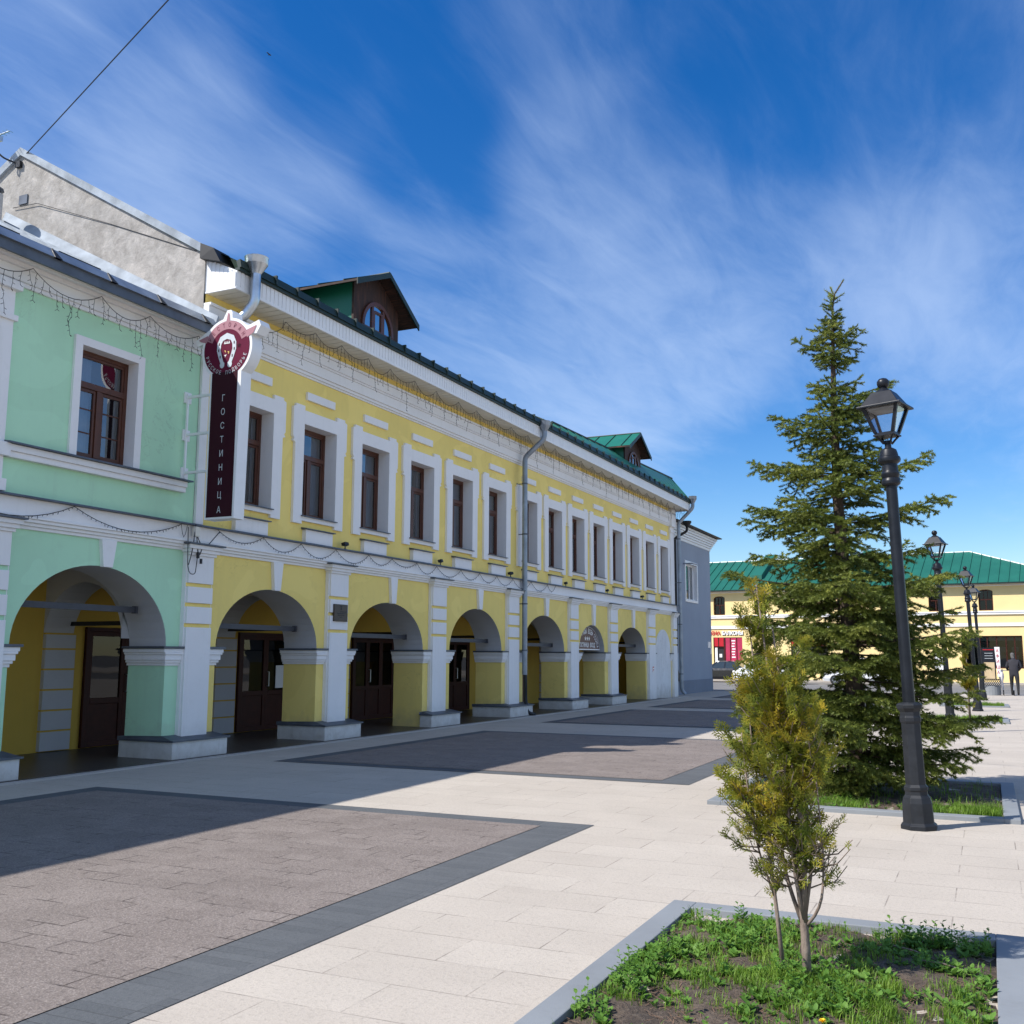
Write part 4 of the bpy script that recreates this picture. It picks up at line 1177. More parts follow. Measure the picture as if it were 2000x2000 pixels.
# red balcony-glazing shop front on the left
mb = MB()
mb.box(.24, 1.02, .02, .08, 2.36, 3.02, 0); mb.box(1.02, 1.14, .0, .10, .1, 3.02, 1); mb.box(.24, .30, .0, .1, 2.36, 3.02, 1); mb.box(.60, .66, .0, .1, 2.36, 3.02, 1)
mb.box(1.14, 2.44, .04, .10, 1.2, 3.0, 2); mb.box(1.14, 2.44, .0, .12, .1, 1.2, 1)
mb.box(1.50, 1.54, .0, .11, 1.2, 3.0, 1); mb.box(1.98, 2.02, .0, .11, 1.2, 3.0, 1); mb.box(.24, 1.02, .05, .1, 2.28, 2.36, 1)
mb.box(.34, .52, .06, .1, .1, 2.26, 3); mb.box(.56, 1.02, .12, .14, .1, 2.28, 4); mb.box(.66, .86, .09, .115, 1.55, 1.80, 3)
for k in range(7):
    zz = 2.72 - k * .2
    mb.box(1.62 + .03 * (k % 2), 1.90 - .03 * (k % 3), .03, .038, zz, zz + .09, 3)
mb.build('red_shop_front', [M['red'], M['door_wood'], M['pinkred'], M['sign_white'], M['dark']], farb)
mb = MB(); put_text(mb, 'ОКНА', .38, (.28, -.06, 3.34), (1, 0, 0), (0, 0, 1), sx=1.0, bold=.016)
mb.build('red_lettering', M['red'], farb)
mb = MB(); put_text(mb, 'БАЛКОНЫ', .36, (1.72, -.06, 3.34), (1, 0, 0), (0, 0, 1), sx=.88, bold=.016); mb.build('white_lettering', M['sign_white'], farb)
mb = MB(); put_text(mb, 'БАЛКОНЫ', .36, (1.755, -.03, 3.295), (1, 0, 0), (0, 0, 1), sx=.88, bold=.016); mb.build('lettering_shadow', M['bronze'], farb)  # dark offset copy standing in for the white letters' cast shadow
mb = MB(); mb.box(7.5, 8.7, -.05, -.0, 3.26, 3.46); mb.build('white_shop_sign', M['sign_white'], farb)
mb = MB(); mb.box(6.0, 8.6, .1, .16, .5, 2.9, 0); mb.box(6.0, 8.6, .05, .12, 2.4, 2.9, 1); mb.build('middle_shop_front', [M['dark'], M['red']], farb)
mb = MB(); mb.box(12.6, 14.4, .15, .2, .1, 2.6, 0); mb.box(13.4, 13.5, .1, .22, .1, 2.6, 1); mb.build('dark_shop_door', [M['dark'], M['door_wood']], farb)
mb = MB(); mb.box(15.6, 16.15, -.06, 0, .70, 2.05); mb.build('poster', M['sign_white'], farb)
# wide shop window on the right
mb = MB()
for s in (17.31, 17.9, 18.4, 18.85, 19.41, 19.97, 20.48, 20.92):
    mb.box(s, s + .07, .10, .17, .95, 2.98)
mb.box(17.31, 20.98, .09, .18, .90, .97); mb.box(17.31, 20.98, .09, .18, 2.93, 3.0)
w = mb.build('wide_shop_window', M['door_wood'], farb)
mb = MB(); mb.face([(17.31, .14, .97), (20.98, .14, .97), (20.98, .14, 2.95), (17.31, .14, 2.95)]); mb.build('pane', M['shop_glass'], w)
mb = MB(); mb.face([(17.31, .6, .8), (20.98, .6, .8), (20.98, .6, 3.1), (17.31, .6, 3.1)]); mb.build('dark_inside', M['dark'], w)
mb = MB(); mb.box(17.31, 20.98, .25, .28, 2.70, 2.93, 0)
for s in (19.1, 19.7, 20.6): mb.box(s, s + .38, .25, .28, 1.75, 1.98, 1)
for s in (19.55, 20.3): mb.box(s, s + .4, .25, .28, 1.0, 2.3, 0)
mb.build('window_posters', [M['soffit_white'], M['red']], w)

# ------------------------------------------------------------------ hanging hotel sign on the corner
so_ = empty('hotel_sign', (.03, 12.33, 5.2), 'tall burgundy hanging sign with horseshoe emblem between the green and yellow buildings', 'sign')
SO = (.03, 12.33, 5.2)
YF, YB = 12.20, 12.44
cx, cz, cr = .905, 6.40, .50
def sign_outline(r, tip, x0, x1, zb):
    """circle with three pointed flags over a long board"""
    pts = []
    def arc(a0, a1, n):
        return [(cx + r * math.cos(R(a0 + (a1 - a0) * i / n)), cz + r * math.sin(R(a0 + (a1 - a0) * i / n))) for i in range(n + 1)]
    pts += arc(-52, 22, 14)
    pts += tip[0]
    pts += arc(44, 80, 8)
    pts += tip[1]
    pts += arc(101, 136, 8)
    pts += tip[2]
    pts += arc(159, 232, 14)
    pts += [(x0, zb), (x1, zb)]
    return pts
mb = MB()
tp = [[(1.60, 6.50), (1.66, 6.82), (1.36, 6.76)], [(.985, 7.0), (.97, 7.07), (.86, 7.05), (.80, 6.93)], [(.44, 6.80), (.16, 6.62), (.24, 6.42), (.40, 6.50)]]
tp = [[(1.48, 6.575), (1.56, 6.70), (1.52, 6.79), (1.32, 6.725)], [(.985, 6.99), (.955, 7.03), (.885, 7.03), (.83, 6.935)], [(.50, 6.73), (.27, 6.60), (.31, 6.50), (.42, 6.53)]]
o_ = sign_outline(cr, tp, .60, 1.18, 3.68)
mb.prism([(x, 0, z) for x, z in o_], (0, YB, 0), (0, YF, 0), 0, cap=False)
mb.face([(x, YF, z) for x, z in o_][::-1], 0); mb.face([(x, YB, z) for x, z in o_], 0)
body = mb.build('sign_box', M['sign_white'], so_, SO)
def flat(mb, poly, d, mi=0):
    mb.face([(x, YF - d, z) for x, z in poly][::-1], mi)
mb = MB()
c2 = [(cx + .455 * math.cos(2 * PI * i / 48), cz + .455 * math.sin(2 * PI * i / 48)) for i in range(48)]
flat(mb, c2, .003, 1)
flat(mb, [(.635, 3.71), (1.145, 3.71), (1.145, 6.02), (.635, 6.02)], .0045, 0)
mb.build('sign_face', [M['burgundy'], M['sunlit_burgundy']], body, SO)
mb = MB()
def ring_sector(r0, r1, a0, a1, n=20):
    return [(cx + r1 * math.cos(R(a0 + (a1 - a0) * i / n)), cz + r1 * math.sin(R(a0 + (a1 - a0) * i / n))) for i in range(n + 1)] + \
           [(cx + r0 * math.cos(R(a1 + (a0 - a1) * i / n)), cz + r0 * math.sin(R(a1 + (a0 - a1) * i / n))) for i in range(n + 1)]
P_ = ring_sector(.315, .452, 22, 158)
n_ = 20
for i in range(n_):
    flat(mb, [P_[i], P_[i + 1], P_[2 * n_ - i], P_[2 * n_ + 1 - i]], .006)
flat(mb, [(1.30, 6.53), (1.43, 6.595), (1.485, 6.71), (1.29, 6.655)], .0068)
flat(mb, [(.50, 6.53), (.38, 6.565), (.33, 6.60), (.52, 6.655)], .0068)
flat(mb, [(.87, 6.82), (.95, 6.82), (.935, 6.97), (.905, 6.985)], .0068)
mb.build('pink_glare_band', M['pink_glare'], body, SO)
# horseshoe
mb = MB()
HS = [(-.075, -.255, .050), (-.085, -.22, .030), (-.12, -.13, .034), (-.155, -.02, .037), (-.150, .08, .040), (-.105, .165, .045), (0, .205, .050), (.105, .165, .045), (.150, .08, .040), (.155, -.02, .037), (.12, -.13, .034), (.085, -.22, .030), (.075, -.255, .050)]
lt, rt = [], []
for i, (x, z, wd) in enumerate(HS):
    a = HS[max(i - 1, 0)]; b = HS[min(i + 1, len(HS) - 1)]
    t = Vector((b[0] - a[0], b[1] - a[1])).normalized(); nn = Vector((-t.y, t.x))
    lt.append((cx + x + nn.x * wd, cz + z + nn.y * wd)); rt.append((cx + x - nn.x * wd, cz + z - nn.y * wd))
for i in range(len(HS) - 1):
    flat(mb, [lt[i], lt[i + 1], rt[i + 1], rt[i]], .0075, 0)
for x, z, wd in HS[2:5] + HS[8:11]:
    flat(mb, [(cx + x - .010, cz + z - .022), (cx + x + .010, cz + z - .022), (cx + x + .010, cz + z + .022), (cx + x - .010, cz + z + .022)], .009, 1)
for sx_ in (-.075, .075):
    flat(mb, [(cx + sx_ + .045 * math.cos(2 * PI * k / 14), cz - .262 + .055 * math.sin(2 * PI * k / 14)) for k in range(14)], .0078, 0)
mb.build('horseshoe', [M['sign_grey'], M['burgundy']], body, SO)
mb = MB()
for i in range(3):                                           # little three-pointed crown, star and gold marks
    flat(mb, [(cx - .055 + i * .042, cz + .085), (cx - .02 + i * .042, cz + .085), (cx - .037 + i * .042, cz + .125)], .0075, 0)
flat(mb, [(cx - .055, cz + .075), (cx + .064, cz + .075), (cx + .064, cz + .09), (cx - .055, cz + .09)], .0075, 0)
def star(x, z, r, mi):
    flat(mb, [(x + (r if k % 2 == 0 else r * .42) * math.sin(PI * k / 5), z + (r if k % 2 == 0 else r * .42) * math.cos(PI * k / 5)) for k in range(10)], .0075, mi)
star(cx + .245, cz + .02, .045, 1)
flat(mb, [(cx + .01, cz - .06), (cx + .055, cz - .05), (cx + .055, cz - .085), (cx + .035, cz - .095), (cx + .04, cz - .065)], .0075, 2)
flat(mb, [(cx - .04, cz - .03), (cx - .02, cz - .03), (cx - .01, cz - .065), (cx - .025, cz - .06)], .0075, 2)
flat(mb, [(cx - .05, cz - .11), (cx + .01, cz - .10), (cx - .03, cz - .15), (cx - .02, cz - .12)], .0075, 0)
mb.build('emblem', [M['sign_white'], M['burgundy'], M['gold']], body, SO)
mb = MB()
for k, ch in enumerate('ГОСТИНИЦА'):
    put_text(mb, ch, .145, (.89, YF - .009, 5.60 - k * .222), (1, 0, 0), (0, 0, 1), sx=.8)
    put_text(mb, ch, .145, (.89, YB + .009, 5.60 - k * .222), (-1, 0, 0), (0, 0, 1), sx=.8)
txt = 'РУССКОЕ ПОДВОРЬЕ'
for k, ch in enumerate(txt):
    a = 197 + (340 - 197) * k / (len(txt) - 1)
    if ch == ' ': continue
    put_text(mb, ch, .085, (cx + .395 * math.cos(R(a)), YF - .009, cz + .395 * math.sin(R(a))), (1, 0, 0), (0, 0, 1), ang=R(a + 90), sx=.8)
mb.build('silver_lettering', M['sign_grey'], body, SO)
mb = MB()
for k, ch in enumerate('РЕСТОРАН'):
    a = 152 + (32 - 152) * k / 7
    put_text(mb, ch, .095, (cx + .385 * math.cos(R(a)), YF - .009, cz + .385 * math.sin(R(a))), (1, 0, 0), (0, 0, 1), ang=R(a - 90), sx=.75)
mb.build('crimson_lettering', M['sunlit_burgundy'], body, SO)
mb = MB()
for z in (5.72, 5.10, 4.48):
    mb.box(.0, .03, 12.27, 12.42, z - .09, z + .09); mb.box(.03, .62, 12.30, 12.34, z - .02, z + .02)
mb.box(.03, .06, 12.305, 12.335, 4.40, 5.78)
mb.build('bracket', M['sign_white'], so_, SO)

# sign under the low arch
YS = 30.86
t = empty('arch_sign', (-.10, YS, 1.82), 'half-round brown hotel entrance sign with white letters filling an arch of the yellow arcade', 'sign')
TO = tuple(t.location)
mb = MB(); hw = 1.10; zb = 1.83
P = [(YS - hw * math.cos(PI * i / 28), zb + .70 * math.sin(PI * i / 28)) for i in range(29)]
mb.prism([(0, y, z) for y, z in P], (-.16, 0, 0), (-.10, 0, 0))
bd = mb.build('board', plain('brown sign board', (.10, .028, .022), .45), t, TO)
mb = MB(); mb.box(-.11, -.08, YS - hw, YS + hw, zb - .035, zb)
for a, b in zip(P[:-1], P[1:]):
    mb.hexa([(-.11, a[0], a[1]), (-.085, a[0], a[1]), (-.085, b[0], b[1]), (-.11, b[0], b[1])], [(-.11, a[0], a[1] + .02), (-.085, a[0], a[1] + .02), (-.085, b[0], b[1] + .02), (-.11, b[0], b[1] + .02)])
mb.build('rim', M['sign_white'], bd, TO)
mb = MB()
txt = 'ВСЕГДА РАДЫ ВСЕМ ГОСТЯМ'
for k, ch in enumerate(txt):
    if ch == ' ': continue
    a = 171 + (9 - 171) * k / (len(txt) - 1)
    put_text(mb, ch, .22, (-.094, YS + .94 * math.cos(R(a)), zb + .02 + .555 * math.sin(R(a))), (0, 1, 0), (0, 0, 1), ang=R((a - 90) * .75), sx=.75, bold=.006)
put_text(mb, 'ГОСТИНИЦА', .19, (-.094, YS - .27, zb + .115), (0, 1, 0), (0, 0, 1), sx=.72, bold=.005); put_text(mb, 'ВХОД', .19, (-.094, YS + .48, zb + .115), (0, 1, 0), (0, 0, 1), sx=.85, bold=.005)
for k in (-1, 0, 1):
    y, z = YS + .0 + .17 * k, zb + .33
    mb.face([(-.094, y + (.085 if j % 2 == 0 else .036) * math.sin(PI * j / 5), z + (.085 if j % 2 == 0 else .036) * math.cos(PI * j / 5)) for j in range(10)])
mb.build('lettering', M['sign_white'], bd, TO)
# plaque on the second pilaster
t = empty('memorial_plaque', (.165, 16.59, 2.42), 'small bronze memorial plaque on a white banded pilaster', 'plaque'); TO = tuple(t.location)
mb = MB(); mb.box(.155, .20, 16.36, 16.81, 2.25, 2.58); pl = mb.build('plate', M['bronze'], t, TO, bevel=.006)
mb = MB()
mb.box(.20, .203, 16.57, 16.60, 2.47, 2.51); mb.box(.20, .203, 16.56, 16.61, 2.52, 2.555)
for k, (a, b) in enumerate(((16.56, 16.76), (16.45, 16.73), (16.48, 16.70), (16.55, 16.62))): mb.box(.20, .203, a, b, 2.43 - k * .035, 2.443 - k * .035)
mb.build('engraving', M['black'], pl, TO)
# paper notice on the white bricked-up arch
t = empty('paper_notice', (.09, 37.9, 1.1), 'small red and white paper notice stuck on the white bricked-up arch', 'notice'); TO = tuple(t.location)
mb = MB(); mb.box(.165, .172, 37.00, 37.22, .98, 1.24); sh_ = mb.build('sheet', M['sign_white'], t, TO)
mb = MB(); mb.box(.172, .175, 37.03, 37.19, 1.18, 1.22); mb.box(.172, .175, 37.03, 37.06, 1.02, 1.18); mb.box(.172, .175, 37.10, 37.18, 1.08, 1.12); mb.build('red_print', M['red'], sh_, TO)

# paper sheets on the glass of the door beyond the first yellow arch
t = empty('door_notice', (-2.3, 18.05, 1.25), 'white paper sheet hung inside the glass door behind the first yellow arch', 'notice'); TO = tuple(t.location)
mb = MB(); mb.box(-2.37, -2.362, 17.93, 18.30, .90, 1.38); mb.build('sheet', M['sign_white'], t, TO)
# dark menu board in the fourth arch
t = empty('menu_board', (-.3, 26.9, 0.03), 'narrow dark standing board in the shade of the fourth yellow arch', 'standing board'); TO = tuple(t.location)
mb = MB(); mb.box(-.62, -.50, 26.45, 26.95, .06, 1.10); bd = mb.build('board', M['door_wood'], t, TO, bevel=.01)
mb = MB(); mb.box(-.66, -.46, 26.40, 26.46, .03, .10); mb.box(-.66, -.46, 26.92, 26.98, .03, .10); mb.build('foot', M['black'], bd, TO)
mb = MB(); mb.box(-.50, -.495, 26.84, 26.93, .72, .95); mb.build('paper', M['sign_white'], bd, TO)
# black hose hanging below the grey downpipe
mb = MB(); mb.tube(bent([(.26, 25.20, 1.12), (.27, 25.20, .9), (.24, 25.26, .5), (.30, 25.22, .1), (.42, 25.45, .04)], .15), .05, 8)
tag(mb.build('rubber_hose', M['black'], smooth=True), 'black corrugated hose hanging below the cut-off grey downpipe', 'hose')

# ------------------------------------------------------------------ flood lights on the string course
def floodlight():
    t = empty('floodlight', (0, 0, 0), 'x', 'floodlight', 'floodlights on the string course')
    mb = MB(); mb.box(-.02, .02, -.04, .04, 0, .02); mb.box(-.012, .012, -.012, .012, .02, .10); mb.box(-.02, .02, -.07, .07, .09, .105); b_ = mb.build('bracket', M['iron'], t)
    mb = MB()
    vs_ = [(-.05, -.10, .09), (.07, -.10, .12), (.05, -.10, .20), (-.07, -.10, .17)]
    mb.prism(vs_, (0, 0, 0), (0, .20, 0)); h_ = mb.build('housing', M['iron_grey'], t, bevel=.006)
    mb = MB(); mb.face([(-.052, -.09, .172), (.052, -.09, .202), (.052, .09, .202), (-.052, .09, .172)]); mb.build('lens', M['shop_glass'], h_)
    return t
fl = floodlight()
FLL = ['floodlight on the white ledge nearest the hotel sign', 'floodlight on the ledge between the second and third yellow arches', 'floodlight on the ledge just before the grey downpipe',
       'floodlight on the ledge just past the grey downpipe', 'floodlight on the ledge between the half-round arch sign and next arch', 'floodlight on the ledge nearest the grey building']
for i, y in enumerate((16.76, 20.66, 24.52, 28.47, 32.18, 36.0)):
    o = fl if i == 0 else copy_tree(fl)
    o.scale = (.72, .72, .72); o.location = (.13, y, 3.675); o['label'] = FLL[i]; o.rotation_euler = (0, 0, .25 * math.sin(i * 2.3))

# ------------------------------------------------------------------ strings of lights
def icicles(name, path_fn, s0, s1, hook, sag, lens, label, r=.0046, curtain=True, seed=1):
    rg = np.random.default_rng(seed)
    mb = MB()
    s = s0; main = []
    while s < s1:
        w = hook * rg.uniform(.85, 1.15); e = min(s + w, s1)
        n = 10
        dp = sag * rg.uniform(.7, 1.25)
        seg = []
        for i in range(n + 1):
            t = i / n; y = s + (e - s) * t
            seg.append((y, -dp * 4 * t * (1 - t)))
        main += seg if not main else seg[1:]
        s = e
    P = [Vector(path_fn(y)) + Vector((0, 0, z)) for y, z in main]
    mb.tube(P, r * 1.2, 4, caps=False)
    mats = [M['cable']]
    y = s0 + .05; k = 0
    ys = np.array([m[0] for m in main]); zs = np.array([m[1] for m in main])
    while y < s1:
        z = np.interp(y, ys, zs); p = Vector(path_fn(y)) + Vector((0, 0, float(z)))
        if curtain:
            ln = lens[k % len(lens)] * rg.uniform(.8, 1.2)
            q = p.copy(); pts = [q.copy()]
            m = max(2, int(ln / .06))
            for i in range(m):
                q = q + Vector((rg.normal(0, .006), rg.normal(0, .014), -ln / m)); pts.append(q.copy())
                for _ in range(2 if i == m - 1 else 1):
                    d = Vector((rg.normal(0, .3), rg.choice([-1, 1]) * 1.0, -.7)).normalized() * rg.uniform(.03, .05)
                    mb.tube([q, q + d], r * .8, 3, caps=False)
            mb.tube(pts, r * .8, 4, caps=False)
            y += rg.uniform(.09, .15)
        else:
            d = Vector((rg.normal(0, .2), rg.normal(0, .4), -1)).normalized() * rg.uniform(.02, .045)
            mb.tube([p, p + d], r, 3, caps=False)
            y += rg.uniform(.06, .10)
        k += 1
    o = mb.build(name, mats)
    return tag(o, label, 'string lights', 'festive light strings on the facades')
LEN = [.12, .22, .16, .34, .55, .28, .16, .24, .42, .18]
icicles('string_lights', lambda y: (.19, y, 6.74), 8.2, 12.6, 1.08, .20, LEN, 'icicle light string hanging under the eave of the green building', seed=3)
icicles('string_lights', lambda y: (.44 if y > 14.4 else .30 + .10 * (y - 13), y, 7.59 if y > 14.2 else 7.38), 13.1, 41.0, .98, .17, LEN, 'long icicle light string hanging under the white eave of the yellow building', seed=5)
icicles('string_lights', lambda y: (.18, y, 3.63), 8.0, 12.3, 2.2, .20, LEN, 'drooping fairy light cord along the ledge of the green building', curtain=False, seed=8)
icicles('string_lights', lambda y: (.19, y, 3.63), 13.0, 27.5, 1.05, .18, LEN, 'drooping fairy light cord along the ledge of the yellow building', curtain=False, seed=9)
# junction box and dangling wires at the seam of the two buildings
t = empty('junction_box', (.18, 12.45, 3.55), 'small grey junction box with tangled wires below the hotel sign', 'junction box'); TO = tuple(t.location)
mb = MB(); mb.box(.17, .25, 12.42, 12.52, 3.46, 3.62); mb.build('box', M['soffit'], t, TO, bevel=.006)
mb = MB()
for (a, b, c) in (((.22, 12.45, 3.66), (.25, 12.36, 3.2), (.24, 12.30, 3.0)), ((.22, 12.48, 3.46), (.24, 12.52, 3.1), (.23, 12.6, 3.28)), ((.22, 12.5, 3.46), (.24, 12.62, 3.25), (.23, 13.0, 3.60))):
    mb.tube(bent([a, b, c], .15), .008, 5)
mb.tube(bent([(.2, 12.30, 3.6), (.24, 12.28, 3.0), (.24, 12.33, 2.86), (.24, 12.46, 2.86), (.24, 12.5, 3.2)], .06), .007, 5)
mb.box(.21, .25, 12.50, 12.53, 3.12, 3.22); mb.box(.21, .24, 12.58, 12.61, 3.04, 3.12)
mb.build('wires', M['cable'], t, TO)

# ------------------------------------------------------------------ aerial, overhead cable
t = empty('tv_aerial', (-4.72, 12.55, 10.95), 'small television aerial on a bent pole at the gable peak', 'aerial'); TO = tuple(t.location)
mb = MB(); mb.tube(bent([(-4.70, 12.61, 10.86), (-4.88, 12.4, 10.93), (-5.0, 12.35, 11.05), (-5.0, 12.35, 11.36)], .08), .018, 8); mb.box(-4.74, -4.62, 12.55, 12.63, 10.78, 10.9); mb.build('pole', M['iron_grey'], t, TO)
mb = MB()
bA, bB = Vector((-5.18, 12.28, 11.32)), Vector((-4.80, 12.42, 11.47))
mb.tube([bA, bB], .014, 6)
for i in range(7):
    p = bA.lerp(bB, i / 6); d = Vector((-.35, .9, .28)).normalized() * (.17 - .008 * i)
    mb.tube([p - d, p + d], .005, 4)
mb.box(-5.04, -4.94, 12.30, 12.40, 11.28, 11.36)
mb.build('boom', M['zinc'], t, TO)
c_ = SC.camera.matrix_world
def ray_at_y(px, py, Y):
    d = pxdir(px, py); o = c_.translation
    return o + d * ((Y - o.y) / d.y)
a = ray_at_y(50, 302, 12.58); b = ray_at_y(325, 0, 10.6)
b2 = a + (b - a) * 5.0
pts = [a.lerp(b2, i / 40) + Vector((0, 0, -.06 * math.sin(PI * i / 40))) for i in range(41)]
mb = MB(); mb.tube(pts, .011, 6)
tag(mb.build('overhead_cable', M['cable']), 'thin dark cable stretched across the sky from the gable peak', 'cable')
# conduit along the gable wall
mb = MB(); mb.tube([(-4.75, 12.58, 9.98), (-4.1, 12.58, 9.95), (-2.2, 12.60, 9.2), (-.2, 12.605, 8.36)], .007, 5)
mb.build('gable_wire', M['cable'], gwall, YELLOW_O)
mb = MB(); mb.box(-4.62, -4.40, 12.59, 12.615, 10.02, 10.2); mb.build('vent_patch', M['flash'], gwall, YELLOW_O)
# a bird far up
bp = c_.translation + pxdir(526, 107) * 105
mb = MB()
mb.lathe([(.001, -.16), (.035, -.08), (.045, 0), (.03, .09), (.001, .16)], (0, 0, 0), 8)
mb2 = MB()
for v in mb.v: mb2.v.append((bp.x + v[2], bp.y + v[0], bp.z + v[1]))
mb2.f, mb2.m = mb.f, mb.m
for s in (-1, 1):
    mb2.hexa([(bp.x + .08, bp.y, bp.z + .01), (bp.x - .06, bp.y, bp.z + .01), (bp.x - .10, bp.y + s * .30, bp.z + .09), (bp.x + .0, bp.y + s * .30, bp.z + .09)],
             [(bp.x + .08, bp.y, bp.z + .03), (bp.x - .06, bp.y, bp.z + .03), (bp.x - .10, bp.y + s * .30, bp.z + .10), (bp.x + .0, bp.y + s * .30, bp.z + .10)])
tag(mb2.build('bird', M['black']), 'tiny dark bird flying high in the blue sky', 'bird')

# ------------------------------------------------------------------ street lamps
def street_lamp():
    t = empty('street_lamp', (0, 0, 0), 'x', 'street lamp', 'black lantern street lamps')
    mb = MB(); r8 = R(22.5)
    k = 1 / math.cos(PI / 8)
    mb.lathe([(.158 * k, 0), (.158 * k, .04), (.135 * k, .06), (.130 * k, .24), (.118 * k, .29), (.100 * k, .315), (.098 * k, .345), (.106 * k, .36), (.106 * k, .385), (.088 * k, .41), (.084 * k, .98), (.09 * k, .985), (.094 * k, 1.0), (.094 * k, 1.03), (.088 * k, 1.05), (.088 * k, 1.085), (.112 * k, 1.12), (.115 * k, 1.15), (.10 * k, 1.165), (.06 * k, 1.175)], (0, 0, 0), 8, rot=r8)
    mb.build('base', M['iron_grey'], t, bevel=.004)
    mb = MB(); mb.lathe([(.057, 1.16), (.055, 1.5), (.054, 3.28), (.070, 3.285), (.088, 3.30), (.092, 3.32), (.085, 3.345), (.076, 3.36), (.088, 3.385), (.090, 3.405), (.080, 3.42), (.076, 3.43), (.074, 3.50), (.085, 3.51), (.105, 3.525), (.110, 3.545), (.104, 3.57), (.090, 3.58), (.086, 3.605), (.075, 3.645), (.045, 3.665), (.032, 3.67), (.030, 3.71), (.045, 3.715), (.04, 3.74)], (0, 0, 0), 24)
    mb.build('post', M['iron'], t, autos=35)
    lan = bpy.data.objects.new('lantern', None); COL.objects.link(lan); lan.parent = t; lan.rotation_euler = (0, 0, R(-14)); lan.empty_display_size = .2
    b0, b1, z0, z1 = .085, .165, 3.815, 4.075
    mb = MB()
    for sx in (-1, 1):
        for sy in (-1, 1):
            w = .016
            lo = [(sx * b0 + dx * w, sy * b0 + dy * w, z0) for dx, dy in ((-1, -1), (1, -1), (1, 1), (-1, 1))]
            hi = [(sx * b1 + dx * w, sy * b1 + dy * w, z1) for dx, dy in ((-1, -1), (1, -1), (1, 1), (-1, 1))]
            mb.hexa(lo, hi)
            mb.tube([(0.03 * sx, 0.03 * sy, 3.71), (.055 * sx, .055 * sy, 3.75), (.085 * sx, .085 * sy, 3.79)], .011, 5)
    mb.box(-.105, .105, -.105, .105, 3.785, 3.80); mb.box(-.095, .095, -.095, .095, 3.80, 3.818)
    mb.build('lantern_frame', M['iron'], lan)
    mb = MB(); q0, q1 = b0 - .004, b1 - .004
    for (a, b) in (((-1, -1), (1, -1)), ((1, -1), (1, 1)), ((1, 1), (-1, 1)), ((-1, 1), (-1, -1))):
        mb.face([(a[0] * q0, a[1] * q0, z0), (b[0] * q0, b[1] * q0, z0), (b[0] * q1, b[1] * q1, z1), (a[0] * q1, a[1] * q1, z1)])
    mb.build('lantern_glass', M['clear_glass'], lan)
    mb = MB(); e = .215
    lo = [(-e, -e, 4.065), (e, -e, 4.065), (e, e, 4.065), (-e, e, 4.065)]; m_ = [(x, y, 4.085) for x, y, z in lo]
    mb.hexa(lo, m_)
    mb.hexa([(-.19, -.19, 4.085), (.19, -.19, 4.085), (.19, .19, 4.085), (-.19, .19, 4.085)], [(-.095, -.095, 4.235), (.095, -.095, 4.235), (.095, .095, 4.235), (-.095, .095, 4.235)])
    mb.build('lantern_roof', M['iron'], lan, bevel=.004)
    mb = MB(); mb.box(-.13, .13, -.13, .13, 4.045, 4.064); mb.build('diffuser', M['soffit_white'], lan)
    mb = MB(); mb.lathe([(.09, 4.233), (.08, 4.25), (.045, 4.27), (.035, 4.285), (.04, 4.29), (.055, 4.305), (.06, 4.33), (.058, 4.355), (.04, 4.378), (.012, 4.388)], (0, 0, 0), 18)
    mb.build('finial', M['iron'], lan, autos=40)
    return t
lamp = street_lamp()
for i, (x, y, lab) in enumerate(((10.88, 10.60, 'black lantern street lamp in front of the tall spruce, nearest and largest'), (10.76, 24.2, 'black lantern street lamp rising half hidden behind the spruce branches'),
                                 (11.19, 34.2, 'black lantern street lamp further along the plaza, taller of the close far pair'), (11.31, 42.9, 'smallest and farthest black lantern street lamp, beside the poster stand'))):
    o = lamp if i == 0 else copy_tree(lamp)
    o.location = (x, y, 0); o['label'] = lab; o.rotation_euler = (0, R(-1.7), 0)

# ------------------------------------------------------------------ poster stand, person, trolley, cars
t = empty('poster_stand', (11.62, 48.9, 0), 'dark poster stand on a grey drum base beside the last street lamp', 'poster stand'); TO = tuple(t.location)
mb = MB(); mb.lathe([(.36, 0), (.36, .38), (.33, .40)], TO, 20); mb.build('drum', M['granite'], t, TO)
mb = MB()
for k in range(9):
    w_ = -.32 + .08 * k
    mb.tube([(TO[0] + w_ - .04, 48.56, .41), (TO[0] + w_ + .04, 48.56, .53), (TO[0] + w_ - .04, 48.56, .66)], .014, 5); mb.tube([(TO[0] + w_ + .04, 48.56, .41), (TO[0] + w_ - .04, 48.56, .53), (TO[0] + w_ + .04, 48.56, .66)], .014, 5)
mb.box(TO[0] - .36, TO[0] + .36, 48.54, 48.58, .66, .70); mb.build('lattice', M['iron'], t, TO)
mb = MB(); mb.box(TO[0] - .33, TO[0] + .22, 48.58, 48.72, .68, 2.02, 0); pn = mb.build('panel', [M['iron']], t, TO)
mb = MB(); mb.box(TO[0] - .24, TO[0] + .17, 48.565, 48.58, .70, 1.40); mb.build('beige_board', M['beige'], pn, TO)
mb = MB(); mb.box(TO[0] - .26, TO[0] + .16, 48.57, 48.58, 1.92, 1.95); mb.build('red_strip', M['red'], pn, TO)
mb = MB()
for k in range(3): mb.box(TO[0] - .2, TO[0] + .12, 48.573, 48.58, 1.78 - .11 * k, 1.795 - .11 * k)
mb.build('print_lines', M['sign_grey'], pn, TO)
